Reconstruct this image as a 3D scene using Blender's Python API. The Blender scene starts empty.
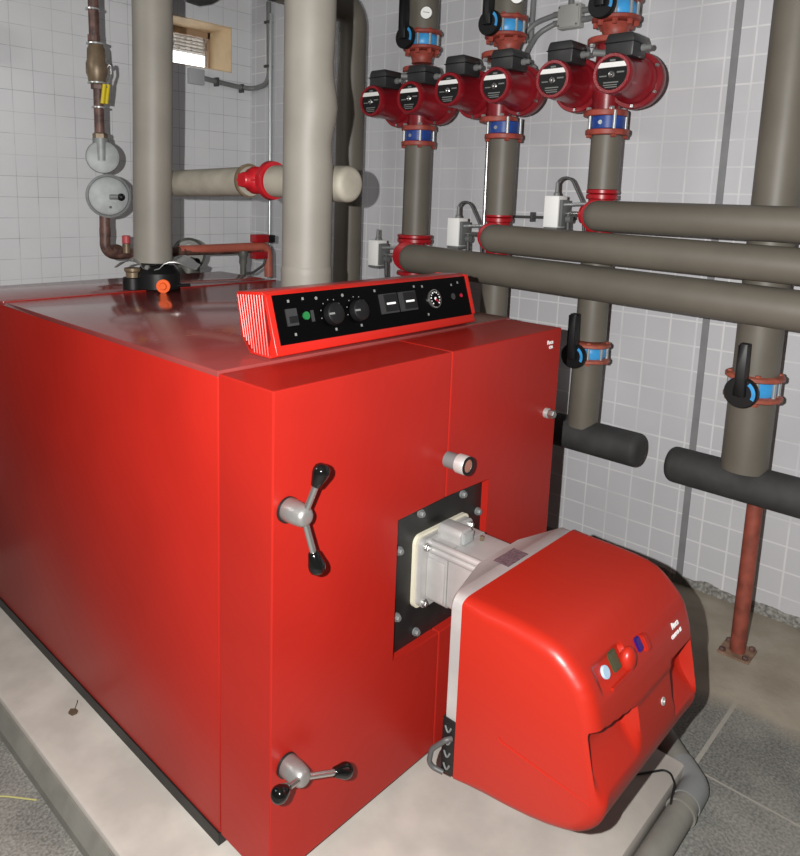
import bpy, bmesh, math, random
from mathutils import Vector, Matrix

random.seed(7)
SC = bpy.context.scene
COL = SC.collection
PI = math.pi

# ------------------------------------------------------------------ camera, world, lights, exposure
cam_data = bpy.data.cameras.new('camera')
cam = bpy.data.objects.new('camera', cam_data)
COL.objects.link(cam)
cam_data.sensor_fit = 'HORIZONTAL'
cam_data.sensor_width = 36.0
cam_data.lens = 720.04 / 800 * 36.0
cam_data.shift_x = (400 - 366.88) / 800
cam_data.shift_y = (313.75 - 428) / 800
cam_data.clip_start = 0.02
cr, cd, cf = Vector((0.6922, -0.7211, 0.0289)), Vector((-0.0974, -0.1330, -0.9863)), Vector((0.7151, 0.6799, -0.1623))
m = Matrix.Identity(4)
for i in range(3):
    m[i][0], m[i][1], m[i][2] = cr[i], -cd[i], -cf[i]
CAM = Vector((-0.8386, -1.0357, 1.4662))
m.translation = CAM
cam.matrix_world = m
SC.camera = cam

world = bpy.data.worlds.new('daylight')
SC.world = world
world.use_nodes = True
bg = world.node_tree.nodes['Background']
bg.inputs['Color'].default_value = (0.95, 0.97, 1.0, 1)
bg.inputs['Strength'].default_value = 5.0

fl = bpy.data.lights.new('camera_flash', 'POINT')
fl.energy = 282
fl.shadow_soft_size = 0.006
fl.color = (1.0, 0.985, 0.96)
flash = bpy.data.objects.new('camera_flash', fl)
flash.location = (-0.915, -0.956, 1.495)
COL.objects.link(flash)

am = bpy.data.lights.new('side_fill_light', 'AREA')      # unseen fill light, added to lift the boiler's side and the back wall
am.shape = 'RECTANGLE'
am.size, am.size_y = 1.2, 0.5
am.energy = 18
am.color = (1.0, 0.98, 0.95)
amb = bpy.data.objects.new('side_fill_light', am)
amb.location = (-1.9, 1.7, 2.6)
amb.rotation_euler = (Vector((0.1, 1.7, 0.6)) - amb.location).to_track_quat('-Z', 'Y').to_euler()
COL.objects.link(amb)

SC.view_settings.view_transform = 'Standard'
SC.view_settings.look = 'None'
SC.view_settings.gamma = 1.0
SC.view_settings.exposure = 0.10
SC.view_settings.use_curve_mapping = False

# ------------------------------------------------------------------ materials
def lin(c):
    c /= 255.0
    return c / 12.92 if c <= 0.04045 else ((c + 0.055) / 1.055) ** 2.4

def rgb(r, g, b):
    return (lin(r), lin(g), lin(b), 1.0)

ALB = 0.72

def rgbs(r, g, b):
    c = rgb(r, g, b)
    return tuple(v * ALB for v in c[:3]) + (1.0,)

MATS = {}

def mat(name, col, rough=0.5, metal=0.0, coat=0.0, var=0.0, vscale=8.0, bump=0.0, bscale=60.0, spec=0.5, col2=None, detail=4.0):
    if name in MATS:
        return MATS[name]
    M = bpy.data.materials.new(name)
    M.use_nodes = True
    nt = M.node_tree
    b = nt.nodes['Principled BSDF']
    k_ = ALB + (1 - ALB) * 0.6 * metal
    col = tuple(v * k_ for v in col[:3]) + (1.0,)
    if col2:
        col2 = tuple(v * k_ for v in col2[:3]) + (1.0,)
    b.inputs['Base Color'].default_value = col
    b.inputs['Roughness'].default_value = rough
    b.inputs['Metallic'].default_value = metal
    b.inputs['Specular IOR Level'].default_value = spec
    if coat:
        b.inputs['Coat Weight'].default_value = coat
        b.inputs['Coat Roughness'].default_value = 0.08
    if var or col2:
        tc = nt.nodes.new('ShaderNodeTexCoord')
        n = nt.nodes.new('ShaderNodeTexNoise')
        n.inputs['Scale'].default_value = vscale
        n.inputs['Detail'].default_value = detail
        nt.links.new(tc.outputs['Object'], n.inputs['Vector'])
        r = nt.nodes.new('ShaderNodeValToRGB')
        r.color_ramp.elements[0].position = 0.35
        r.color_ramp.elements[1].position = 0.65
        lo = col2 if col2 else tuple(c * (1 - var) for c in col[:3]) + (1,)
        hi = col if col2 else tuple(min(1, c * (1 + var)) for c in col[:3]) + (1,)
        r.color_ramp.elements[0].color = lo
        r.color_ramp.elements[1].color = hi
        nt.links.new(n.outputs['Fac'], r.inputs['Fac'])
        nt.links.new(r.outputs['Color'], b.inputs['Base Color'])
    if bump:
        tc = nt.nodes.new('ShaderNodeTexCoord')
        n = nt.nodes.new('ShaderNodeTexNoise')
        n.inputs['Scale'].default_value = bscale
        n.inputs['Detail'].default_value = 5
        nt.links.new(tc.outputs['Object'], n.inputs['Vector'])
        bp = nt.nodes.new('ShaderNodeBump')
        bp.inputs['Strength'].default_value = bump
        bp.inputs['Distance'].default_value = 0.004
        nt.links.new(n.outputs['Fac'], bp.inputs['Height'])
        nt.links.new(bp.outputs['Normal'], b.inputs['Normal'])
    MATS[name] = M
    return M

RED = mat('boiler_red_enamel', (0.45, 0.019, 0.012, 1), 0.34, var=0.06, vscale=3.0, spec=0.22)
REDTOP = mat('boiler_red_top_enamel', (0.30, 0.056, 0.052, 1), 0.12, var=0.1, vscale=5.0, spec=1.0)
HOODRED = mat('hood_red_plastic', (0.46, 0.020, 0.009, 1), 0.36, spec=0.35, bump=0.03, bscale=300)
PANELRED = mat('control_panel_red', (0.62, 0.018, 0.010, 1), 0.3)
BLACK = mat('black_paint', rgb(30, 30, 30), 0.45, var=0.3, vscale=20)
FASCIA = mat('black_fascia', rgb(4, 4, 5), 0.4, spec=0.08)
PLASTIC = mat('black_plastic', rgb(24, 24, 25), 0.45, spec=0.35)
TBOX = mat('terminal_box_black', rgb(56, 56, 57), 0.42)
KNOB = mat('glossy_black_knob', rgb(18, 18, 18), 0.08)
LAG = mat('grey_beige_lagging', rgb(143, 138, 129), 0.55, var=0.07, vscale=5, bump=0.12, bscale=25)
LAGD = mat('olive_grey_lagging', rgb(120, 114, 103), 0.5, var=0.08, vscale=5, bump=0.12, bscale=25)
LAGW = mat('weathered_lagging', rgb(166, 160, 146), 0.6, var=0.12, vscale=14, bump=0.25, bscale=22)
FOAM = mat('dark_foam_lagging', rgb(66, 66, 66), 0.75, var=0.25, vscale=9, bump=0.25, bscale=40)
PUMPRED = mat('pump_red_paint', (0.33, 0.013, 0.022, 1), 0.28, var=0.12, vscale=10)
PUMPCAST = mat('pump_casing_red', (0.32, 0.018, 0.026, 1), 0.36, var=0.2, vscale=14)
FLANGE = mat('red_oxide_flange', (0.42, 0.075, 0.05, 1), 0.5, var=0.25, vscale=30)
BRIGHTRED = mat('bright_red_valve', (0.50, 0.012, 0.02, 1), 0.35, var=0.1, vscale=20)
TERRA = mat('terracotta_flange', (0.50, 0.125, 0.075, 1), 0.5, var=0.2, vscale=30)
OXIDE = mat('red_oxide_primer', rgb(158, 80, 64), 0.55, var=0.3, vscale=16)
SALMON = mat('salmon_pipe_paint', rgb(206, 112, 92), 0.5, var=0.15, vscale=10)
RUST = mat('rusty_brown_pipe', rgb(126, 92, 82), 0.5, col2=rgb(70, 48, 44), vscale=26, bump=0.3, bscale=60)
BRASS = mat('dull_brass', rgb(132, 114, 92), 0.45, metal=0.35, var=0.2, vscale=22)
GREYCAST = mat('grey_cast_metal', rgb(146, 150, 150), 0.5, metal=0.25, var=0.12, vscale=24)
DARKCAST = mat('dull_dark_cast', rgb(112, 112, 106), 0.5, metal=0.2, var=0.2, vscale=20)
ALU = mat('cast_aluminium', rgb(196, 194, 192), 0.42, metal=0.35, var=0.1, vscale=10, bump=0.06, bscale=90)
HUB = mat('satin_grey_hub', rgb(158, 156, 154), 0.38, metal=0.6, var=0.08, vscale=30)
STEEL = mat('bright_steel', rgb(196, 196, 194), 0.25, metal=0.9)
ZINC = mat('zinc_rod', rgb(205, 210, 210), 0.3, metal=0.6)
BLUE = mat('light_blue_valve', rgb(70, 176, 246), 0.4, var=0.15, vscale=30)
NAVY = mat('dark_blue_valve', rgb(36, 76, 160), 0.4, var=0.2, vscale=30)
WHITE = mat('white_plastic', (1.22, 1.22, 1.19, 1), 0.45)
PRINT = mat('white_print', (1.2, 1.2, 1.2, 1), 0.6)
GREYPRINT = mat('grey_print', rgb(138, 140, 138), 0.6)
CREAM = mat('cream_gasket', rgb(226, 220, 198), 0.7)
GREYPLASTIC = mat('grey_conduit_plastic', rgb(138, 140, 140), 0.45, var=0.08, vscale=12)
DUSTY = mat('dusty_grey_conduit', rgb(134, 132, 124), 0.7, var=0.12, vscale=14)
LTGREY = mat('light_grey_box', rgb(196, 196, 190), 0.5)
YELLOW = mat('yellow_sleeve', rgb(232, 208, 30), 0.45)
ORANGE = mat('orange_plug', rgb(255, 104, 28), 0.4)
GREENLAMP = mat('green_lamp_lens', rgb(30, 120, 60), 0.2)
REDLAMP = mat('red_lamp_lens', rgb(190, 30, 60), 0.2)
PINK = mat('pink_red_tube', rgb(205, 84, 90), 0.45)
PURPLE = mat('purple_button', rgb(52, 24, 110), 0.3)
OLIVE = mat('dark_olive_display', rgb(70, 72, 50), 0.25)
PALEBLUE = mat('pale_blue_dial', rgb(175, 205, 228), 0.4)
STICKER = mat('mauve_sticker', rgb(128, 104, 110), 0.6, col2=rgb(84, 62, 70), vscale=160)
SIGHTGLASS = mat('coppery_glass', rgb(190, 130, 110), 0.15, metal=0.4)
GREYHUB = mat('grey_hub', rgb(120, 122, 122), 0.5)
DRAFT = mat('cream_render', rgb(250, 224, 184), 0.85, var=0.08, vscale=10)
CABLE = mat('grey_cable', rgb(84, 84, 84), 0.5)
BLACKCABLE = mat('black_cable', rgb(22, 22, 22), 0.5)
SHUTTER = mat('pale_shutter', rgb(235, 228, 218), 0.6)
LEAF = mat('dry_leaf', rgb(96, 78, 58), 0.8)
STRAW = mat('straw', rgb(190, 184, 120), 0.8)


def tile_material(name, axis, off_h, off_v, w, h, base, base2, grout, mortar, extra=None):
    M = bpy.data.materials.new(name)
    M.use_nodes = True
    nt = M.node_tree
    L = nt.links.new
    b = nt.nodes['Principled BSDF']
    geo = nt.nodes.new('ShaderNodeNewGeometry')
    sep = nt.nodes.new('ShaderNodeSeparateXYZ')
    L(geo.outputs['Position'], sep.inputs[0])
    com = nt.nodes.new('ShaderNodeCombineXYZ')
    def sub(sock, v):
        a = nt.nodes.new('ShaderNodeMath'); a.operation = 'SUBTRACT'
        L(sock, a.inputs[0]); a.inputs[1].default_value = v
        return a.outputs[0]
    L(sub(sep.outputs[axis], off_h), com.inputs[0])
    L(sub(sep.outputs[2], off_v), com.inputs[1])
    br = nt.nodes.new('ShaderNodeTexBrick')
    br.offset = 0.0
    br.inputs['Scale'].default_value = 1.0
    br.inputs['Brick Width'].default_value = w
    br.inputs['Row Height'].default_value = h
    br.inputs['Mortar Size'].default_value = mortar
    br.inputs['Mortar Smooth'].default_value = 0.4
    br.inputs['Color1'].default_value = base
    br.inputs['Color2'].default_value = base2
    br.inputs['Mortar'].default_value = grout
    L(com.outputs[0], br.inputs['Vector'])
    # some joints are painted over: fade the joint with noise
    no = nt.nodes.new('ShaderNodeTexNoise')
    no.inputs['Scale'].default_value = 4.0
    no.inputs['Detail'].default_value = 3.0
    L(geo.outputs['Position'], no.inputs['Vector'])
    rm = nt.nodes.new('ShaderNodeValToRGB')
    rm.color_ramp.elements[0].position = 0.40
    rm.color_ramp.elements[0].color = (0.3, 0.3, 0.3, 1)
    rm.color_ramp.elements[1].position = 0.58
    L(no.outputs['Fac'], rm.inputs['Fac'])
    mx = nt.nodes.new('ShaderNodeMix'); mx.data_type = 'RGBA'
    L(rm.outputs['Color'], mx.inputs[0])
    mx.inputs[6].default_value = base
    L(br.outputs['Color'], mx.inputs[7])
    out = mx.outputs[2]
    # faint grime
    n2 = nt.nodes.new('ShaderNodeTexNoise')
    n2.inputs['Scale'].default_value = 1.8
    n2.inputs['Detail'].default_value = 6.0
    L(geo.outputs['Position'], n2.inputs['Vector'])
    r2 = nt.nodes.new('ShaderNodeValToRGB')
    r2.color_ramp.elements[0].position = 0.3
    r2.color_ramp.elements[0].color = (0.90, 0.90, 0.90, 1)
    r2.color_ramp.elements[1].position = 0.6
    r2.color_ramp.elements[1].color = (1, 1, 1, 1)
    L(n2.outputs['Fac'], r2.inputs['Fac'])
    m2 = nt.nodes.new('ShaderNodeMix'); m2.data_type = 'RGBA'; m2.blend_type = 'MULTIPLY'
    m2.inputs[0].default_value = 1.0
    L(out, m2.inputs[6]); L(r2.outputs['Color'], m2.inputs[7])
    out = m2.outputs[2]
    if extra:
        out = extra(nt, L, sep, geo, out)
    L(out, b.inputs['Base Color'])
    b.inputs['Roughness'].default_value = 0.42
    b.inputs['Specular IOR Level'].default_value = 0.35
    bp = nt.nodes.new('ShaderNodeBump')
    bp.inputs['Strength'].default_value = 0.25
    bp.inputs['Distance'].default_value = 0.002
    L(br.outputs['Fac'], bp.inputs['Height'])
    bp.invert = True
    L(bp.outputs['Normal'], b.inputs['Normal'])
    return M


def right_wall_extra(nt, L, sep, geo, col):
    # raw mortar band at the foot of the wall with a ragged upper edge, and plain plaster flecks above it
    no = nt.nodes.new('ShaderNodeTexNoise')
    no.inputs['Scale'].default_value = 9.0
    no.inputs['Detail'].default_value = 6.0
    L(geo.outputs['Position'], no.inputs['Vector'])
    ma = nt.nodes.new('ShaderNodeMath'); ma.operation = 'MULTIPLY_ADD'
    L(no.outputs['Fac'], ma.inputs[0]); ma.inputs[1].default_value = 0.05; ma.inputs[2].default_value = -0.082
    lt = nt.nodes.new('ShaderNodeMath'); lt.operation = 'LESS_THAN'
    L(sep.outputs[2], lt.inputs[0]); L(ma.outputs[0], lt.inputs[1])
    n2 = nt.nodes.new('ShaderNodeTexNoise')
    n2.inputs['Scale'].default_value = 70.0
    L(geo.outputs['Position'], n2.inputs['Vector'])
    r = nt.nodes.new('ShaderNodeValToRGB')
    r.color_ramp.elements[0].color = rgbs(122, 122, 118)
    r.color_ramp.elements[1].color = rgbs(186, 184, 178)
    r.color_ramp.elements[0].position = 0.35
    r.color_ramp.elements[1].position = 0.65
    L(n2.outputs['Fac'], r.inputs['Fac'])
    mx = nt.nodes.new('ShaderNodeMix'); mx.data_type = 'RGBA'
    L(lt.outputs[0], mx.inputs[0]); L(col, mx.inputs[6]); L(r.outputs['Color'], mx.inputs[7])
    return mx.outputs[2]


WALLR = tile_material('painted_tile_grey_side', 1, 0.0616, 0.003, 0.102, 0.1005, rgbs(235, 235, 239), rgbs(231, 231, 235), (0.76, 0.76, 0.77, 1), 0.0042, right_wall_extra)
WALLB = tile_material('painted_tile_back_lifted', 0, 0.095, 0.021, 0.106, 0.1065, rgb(232, 233, 235), rgb(229, 230, 233), rgb(176, 178, 182), 0.0016)  # same paint as the side wall, colour raised to offset the light's falloff
PLASTER = mat('plain_plaster', rgb(84, 84, 82), 0.8, var=0.06, vscale=3)


def floor_material():
    M = bpy.data.materials.new('floor_slabs_and_screed')
    M.use_nodes = True
    nt = M.node_tree
    L = nt.links.new
    b = nt.nodes['Principled BSDF']
    geo = nt.nodes.new('ShaderNodeNewGeometry')
    sep = nt.nodes.new('ShaderNodeSeparateXYZ')
    L(geo.outputs['Position'], sep.inputs[0])
    def noise(scale, detail=5.0):
        n = nt.nodes.new('ShaderNodeTexNoise')
        n.inputs['Scale'].default_value = scale
        n.inputs['Detail'].default_value = detail
        L(geo.outputs['Position'], n.inputs['Vector'])
        return n.outputs['Fac']
    def ramp(f, p0, c0, p1, c1):
        r = nt.nodes.new('ShaderNodeValToRGB')
        r.color_ramp.elements[0].position, r.color_ramp.elements[0].color = p0, c0
        r.color_ramp.elements[1].position, r.color_ramp.elements[1].color = p1, c1
        L(f, r.inputs['Fac'])
        return r.outputs['Color']
    def mth(op, a, v=None, v2=None):
        n = nt.nodes.new('ShaderNodeMath'); n.operation = op
        L(a, n.inputs[0])
        if v is not None:
            if hasattr(v, 'links'):
                L(v, n.inputs[1])
            else:
                n.inputs[1].default_value = v
        if v2 is not None:
            n.inputs[2].default_value = v2
        return n.outputs[0]
    def mixc(f, a, bcol, mode='MIX'):
        n = nt.nodes.new('ShaderNodeMix'); n.data_type = 'RGBA'; n.blend_type = mode
        if hasattr(f, 'links'):
            L(f, n.inputs[0])
        else:
            n.inputs[0].default_value = f
        for s, k in ((a, 6), (bcol, 7)):
            if hasattr(s, 'links'):
                L(s, n.inputs[k])
            else:
                n.inputs[k].default_value = s
        return n.outputs[2]
    slate = ramp(noise(130, 10), 0.36, rgbs(92, 91, 87), 0.64, rgbs(166, 164, 156))
    slate = mixc(0.45, slate, ramp(noise(5, 4), 0.4, rgbs(118, 118, 114), 0.6, rgbs(160, 158, 150)))
    # straight joints between the big slabs
    jx = mth('COMPARE', sep.outputs[0], 1.125, 0.0035)
    lt = mth('LESS_THAN', sep.outputs[1], -0.49)
    jx = mth('MULTIPLY', jx, lt)
    jy = mth('COMPARE', sep.outputs[1], -0.487, 0.006)
    col = mixc(mth('MAXIMUM', jx, jy), slate, rgbs(176, 172, 162))
    jl = mth('COMPARE', sep.outputs[0], -0.62, 0.006)
    col = mixc(jl, col, rgbs(180, 176, 166))
    # smooth screed along the foot of the side wall
    wob = mth('MULTIPLY_ADD', noise(5, 4), 0.22, 1.36)
    scr = mth('MULTIPLY_ADD', mth('SUBTRACT', sep.outputs[0], wob), 12.0, 0.5)
    cl = nt.nodes.new('ShaderNodeClamp')
    L(scr, cl.inputs[0])
    scr = cl.outputs[0]
    col = mixc(scr, col, ramp(noise(6, 6), 0.35, rgbs(166, 154, 136), 0.65, rgbs(190, 180, 162)))
    L(col, b.inputs['Base Color'])
    b.inputs['Roughness'].default_value = 0.8
    bp = nt.nodes.new('ShaderNodeBump')
    bp.inputs['Strength'].default_value = 0.4
    bp.inputs['Distance'].default_value = 0.004
    L(noise(55, 8), bp.inputs['Height'])
    L(bp.outputs['Normal'], b.inputs['Normal'])
    return M


FLOOR = floor_material()
CEMENT = mat('smooth_cement', rgb(196, 189, 180), 0.8, var=0.14, vscale=6, bump=0.1, bscale=30, detail=8)
STRIPE = mat('dark_joint_strip', rgb(150, 150, 152), 0.6, var=0.1, vscale=9)

# ------------------------------------------------------------------ mesh builder
class G:
    def __init__(self):
        self.bm = bmesh.new()

    def _frame(self, d):
        d = Vector(d).normalized()
        a = Vector((0, 0, 1)) if abs(d.z) < 0.9 else Vector((1, 0, 0))
        u = d.cross(a).normalized()
        return u, d.cross(u).normalized(), d

    def box(self, x0, x1, y0, y1, z0, z1, bevel=0.0, seg=2):
        bm = self.bm
        vs = [bm.verts.new((x, y, z)) for z in (z0, z1) for y in (y0, y1) for x in (x0, x1)]
        fs = []
        for q in ((0, 2, 3, 1), (4, 5, 7, 6), (0, 1, 5, 4), (2, 6, 7, 3), (0, 4, 6, 2), (1, 3, 7, 5)):
            fs.append(bm.faces.new([vs[i] for i in q]))
        if bevel:
            es = list({e for f in fs for e in f.edges})
            bmesh.ops.bevel(bm, geom=es, offset=bevel, segments=seg, affect='EDGES', profile=0.5)
        return self

    def rings(self, rings, closed=True, cap0=True, cap1=True):
        bm = self.bm
        R = [[bm.verts.new(p) for p in r] for r in rings]
        n = len(R[0])
        for a, b in zip(R, R[1:]):
            for i in range(n if closed else n - 1):
                j = (i + 1) % n
                bm.faces.new((a[i], a[j], b[j], b[i]))
        if cap0:
            bm.faces.new(list(reversed(R[0])))
        if cap1:
            bm.faces.new(R[-1])
        return self

    def lathe(self, origin, axis, prof, seg=32, cap0=True, cap1=True):
        """prof: list of (distance along axis, radius)"""
        u, v, d = self._frame(axis)
        o = Vector(origin)
        rr = []
        for t, r in prof:
            rr.append([o + d * t + (u * math.cos(2 * PI * i / seg) + v * math.sin(2 * PI * i / seg)) * max(r, 1e-5) for i in range(seg)])
        return self.rings(rr, True, cap0, cap1)

    def cyl(self, p0, p1, r, r2=None, seg=24, ch=0.0):
        p0, p1 = Vector(p0), Vector(p1)
        h = (p1 - p0).length
        r2 = r if r2 is None else r2
        if ch:
            pr = [(0, r - ch), (ch, r), (h - ch, r2), (h, r2 - ch)]
        else:
            pr = [(0, r), (h, r2)]
        return self.lathe(p0, p1 - p0, pr, seg)

    def disc_ring(self, origin, axis, r0, r1, t, seg=32):
        u, v, d = self._frame(axis)
        o = Vector(origin)
        def ring(h, r):
            return [o + d * h + (u * math.cos(2 * PI * i / seg) + v * math.sin(2 * PI * i / seg)) * r for i in range(seg)]
        a, b, c, e = ring(0, r0), ring(0, r1), ring(t, r1), ring(t, r0)
        return self.rings([a, b, c, e, a], True, False, False)

    def sphere(self, c, r, sx=1, sy=1, sz=1, seg=20):
        m = Matrix.Translation(Vector(c)) @ Matrix.Diagonal((r * sx, r * sy, r * sz, 1))
        bmesh.ops.create_uvsphere(self.bm, u_segments=seg, v_segments=seg // 2 + 2, radius=1.0, matrix=m)
        return self

    def tube(self, path, r, seg=16, cap=True, radii=None):
        P = [Vector(p) for p in path]
        T = []
        for i in range(len(P)):
            a = P[max(i - 1, 0)]
            b = P[min(i + 1, len(P) - 1)]
            T.append((b - a).normalized())
        u, v, _ = self._frame(T[0])
        rr = []
        for i, p in enumerate(P):
            u = (u - T[i] * u.dot(T[i])).normalized()
            v = T[i].cross(u)
            q = radii[i] if radii else r
            rr.append([p + (u * math.cos(2 * PI * k / seg) + v * math.sin(2 * PI * k / seg)) * q for k in range(seg)])
        return self.rings(rr, True, cap, cap)

    def prism(self, poly, axis, a, b, bevel=0.0):
        """poly: 2D points in the two other axes (cyclic order x,y,z); extruded from a to b along axis"""
        def P(p, t):
            if axis == 'x': return (t, p[0], p[1])
            if axis == 'y': return (p[0], t, p[1])
            return (p[0], p[1], t)
        bm = self.bm
        A = [bm.verts.new(P(p, a)) for p in poly]
        B = [bm.verts.new(P(p, b)) for p in poly]
        n = len(A)
        fs = [bm.faces.new(A), bm.faces.new(list(reversed(B)))]
        for i in range(n):
            j = (i + 1) % n
            fs.append(bm.faces.new((A[j], A[i], B[i], B[j])))
        if bevel:
            es = list({e for f in fs for e in f.edges})
            bmesh.ops.bevel(bm, geom=es, offset=bevel, segments=2, affect='EDGES', profile=0.5)
        return self

    def hexnut(self, p, axis, r, h):
        u, v, d = self._frame(axis)
        o = Vector(p)
        rr = [[o + d * t + (u * math.cos(PI / 3 * i) + v * math.sin(PI / 3 * i)) * q for i in range(6)] for t, q in ((0, r), (h * 0.8, r), (h, r * 0.8))]
        return self.rings(rr)

    def build(self, name, material, parent=None, smooth=40):
        me = bpy.data.meshes.new(name)
        bmesh.ops.recalc_face_normals(self.bm, faces=self.bm.faces[:])
        self.bm.to_mesh(me)
        self.bm.free()
        me.materials.append(material)
        o = bpy.data.objects.new(name, me)
        COL.objects.link(o)
        if parent is not None:
            root = parent
            while root.parent is not None:
                root = root.parent
            off = Vector(root.location)
            o.parent = parent
        else:
            xs = [v.co for v in me.vertices]
            off = Vector((sum(v.x for v in xs) / len(xs), sum(v.y for v in xs) / len(xs), min(v.z for v in xs)))
            o.location = off
        me.transform(Matrix.Translation(-off))
        if smooth:
            for p in me.polygons:
                p.use_smooth = True
            me.set_sharp_from_angle(angle=math.radians(smooth))
        return o


def thing(name, loc, label, cat, group=None):
    o = bpy.data.objects.new(name, None)
    o.empty_display_size = 0.05
    o.location = loc
    COL.objects.link(o)
    o['label'] = label
    o['category'] = cat
    if group:
        o['group'] = group
    return o


def tag(o, label, cat, group=None):
    o['label'] = label
    o['category'] = cat
    if group:
        o['group'] = group
    return o


def struct(o):
    o['kind'] = 'structure'
    return o


def copy_tree(o, loc=None, label=None):
    def rec(src, par):
        c = src.copy()
        COL.objects.link(c)
        c.parent = par
        for ch in list(src.children):
            rec(ch, c)
        return c
    c = rec(o, None)
    if loc is not None:
        c.location = loc
    if label:
        c['label'] = label
    return c


def bend(points, rad, n=8):
    """polyline with rounded corners"""
    P = [Vector(p) for p in points]
    out = [P[0]]
    for i in range(1, len(P) - 1):
        a, b, c = P[i - 1], P[i], P[i + 1]
        d1, d2 = (a - b).normalized(), (c - b).normalized()
        ang = d1.angle(d2)
        if ang > 3.1:
            out.append(b)
            continue
        t = min(rad / math.tan(ang / 2), (a - b).length * 0.49, (c - b).length * 0.49)
        r = t * math.tan(ang / 2)
        cen = b + (d1 + d2).normalized() * (r / math.sin(ang / 2))
        s, e = b + d1 * t - cen, b + d2 * t - cen
        tot = s.angle(e)
        for k in range(n + 1):
            f = k / n
            out.append(cen + (s * math.sin((1 - f) * tot) + e * math.sin(f * tot)) / math.sin(tot))
    out.append(P[-1])
    return out


def text(name, s, size, origin, xdir, ydir, material, parent, depth=0.0008, bold=0.0, shear=0.0, align='LEFT'):
    cu = bpy.data.curves.new(name, 'FONT')
    cu.body = s
    cu.size = size
    cu.extrude = depth / 2
    cu.offset = bold
    cu.shear = shear
    cu.align_x = align
    tmp = bpy.data.objects.new('tmp', cu)
    COL.objects.link(tmp)
    dg = bpy.context.evaluated_depsgraph_get()
    me = bpy.data.meshes.new_from_object(tmp.evaluated_get(dg))
    bpy.data.objects.remove(tmp)
    bpy.data.curves.remove(cu)
    X, Y = Vector(xdir).normalized(), Vector(ydir).normalized()
    Z = X.cross(Y)
    mm = Matrix.Identity(4)
    for i in range(3):
        mm[i][0], mm[i][1], mm[i][2], mm[i][3] = X[i], Y[i], Z[i], origin[i]
    me.transform(mm)
    root = parent
    while root.parent is not None:
        root = root.parent
    me.transform(Matrix.Translation(-Vector(root.location)))
    me.materials.clear()
    me.materials.append(material)
    o = bpy.data.objects.new(name, me)
    COL.objects.link(o)
    o.parent = parent
    return o


# ------------------------------------------------------------------ setting
XR, YB, ZF, ZC = 2.115, 2.86, -0.10, 3.0
XL, YF = -5.5, -6.0
T = 0.12
struct(G().box(XL - T, XR + T, YF - T, YB + 2.72, ZF - 0.12, ZF).build('floor', FLOOR, smooth=0))
struct(G().box(XL - T, XR + T, YF - T, YB + 2.72, ZC, ZC + 0.12).build('ceiling', PLASTER, smooth=0))
struct(G().box(XR, XR + T, YF - T, YB + 0.3, ZF, ZC).build('wall_right', WALLR, smooth=0))
struct(G().box(XL - T, XL, YF, YB + 2.72, ZF, ZC).build('wall_left', PLASTER, smooth=0))
struct(G().box(-0.05, 0.07, YB + 0.3, YB + 2.72, ZF, ZC).build('wall_added_recess', PLASTER, smooth=0))  # side of an unseen recess, added to darken what the casing reflects
struct(G().box(XL - T, XR, YF - T, YF, ZF, ZC).build('wall_front', PLASTER, smooth=0))
# back wall with the high window hole
WX0, WX1, WZ0, WZ1 = 1.42, 1.959, 2.200, 2.472
g = G()
g.box(-0.05, WX0, YB, YB + 0.3, ZF, ZC)
g.box(WX1, XR, YB, YB + 0.3, ZF, ZC)
g.box(WX0, WX1, YB, YB + 0.3, ZF, WZ0)
g.box(WX0, WX1, YB, YB + 0.3, WZ1, ZC)
struct(g.build('wall_back', WALLB, smooth=0))
struct(G().box(XL, -0.05, YB + 2.6, YB + 2.72, ZF, ZC).build('wall_added_recess_back', PLASTER, smooth=0))  # added recess back, set deep so the casing side mirrors no bright tiles
# plastered reveal and the small frame with its glass
win = bpy.data.objects.new('window_1', None)
win.location = (1.69, YB + 0.25, WZ0)
COL.objects.link(win)
struct(win)
g = G()
k = 0.006
g.box(WX0, WX0 + k, YB - 0.002, YB + 0.26, WZ0, WZ1)
g.box(WX1 - k, WX1, YB - 0.002, YB + 0.26, WZ0, WZ1)
g.box(WX0, WX1, YB - 0.002, YB + 0.26, WZ0, WZ0 + k)
g.box(WX0, WX1, YB - 0.002, YB + 0.26, WZ1 - k, WZ1)
g.build('reveal', DRAFT, win, smooth=0)
g = G()
for a, b_, c, d in ((WX0, WX0 + 0.025, WZ0, WZ1), (WX1 - 0.022, WX1, WZ0, WZ1), (WX0, WX1, WZ0, WZ0 + 0.010), (WX0, WX1, WZ1 - 0.044, WZ1)):
    g.box(a, b_, YB + 0.225, YB + 0.255, c, d)
g.build('frame', mat('brown_frame', rgb(190, 160, 130), 0.6), win, smooth=0)
glass = bpy.data.materials.new('window_glass')
glass.use_nodes = True
gb = glass.node_tree.nodes['Principled BSDF']
gb.inputs['Transmission Weight'].default_value = 1.0
gb.inputs['Roughness'].default_value = 0.0
gb.inputs['IOR'].default_value = 1.05
G().box(WX0 + 0.02, WX1 - 0.02, YB + 0.238, YB + 0.242, WZ0 + 0.02, WZ1 - 0.02).build('pane', glass, win, smooth=0)
# half-open outside shutter, its slats tilted
g = G()
for i in range(6):
    z = 2.452 - i * 0.021
    g.prism([(YB + 0.27, z), (YB + 0.295, z - 0.012), (YB + 0.295, z - 0.016), (YB + 0.27, z - 0.004)], 'x', WX0, WX1)
for i in range(12):
    x = WX0 + 0.03 + i * 0.045
    g.box(x, x + 0.006, YB + 0.29, YB + 0.296, 2.335, 2.452)
g.build('shutter', SHUTTER, win, smooth=0)

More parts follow.
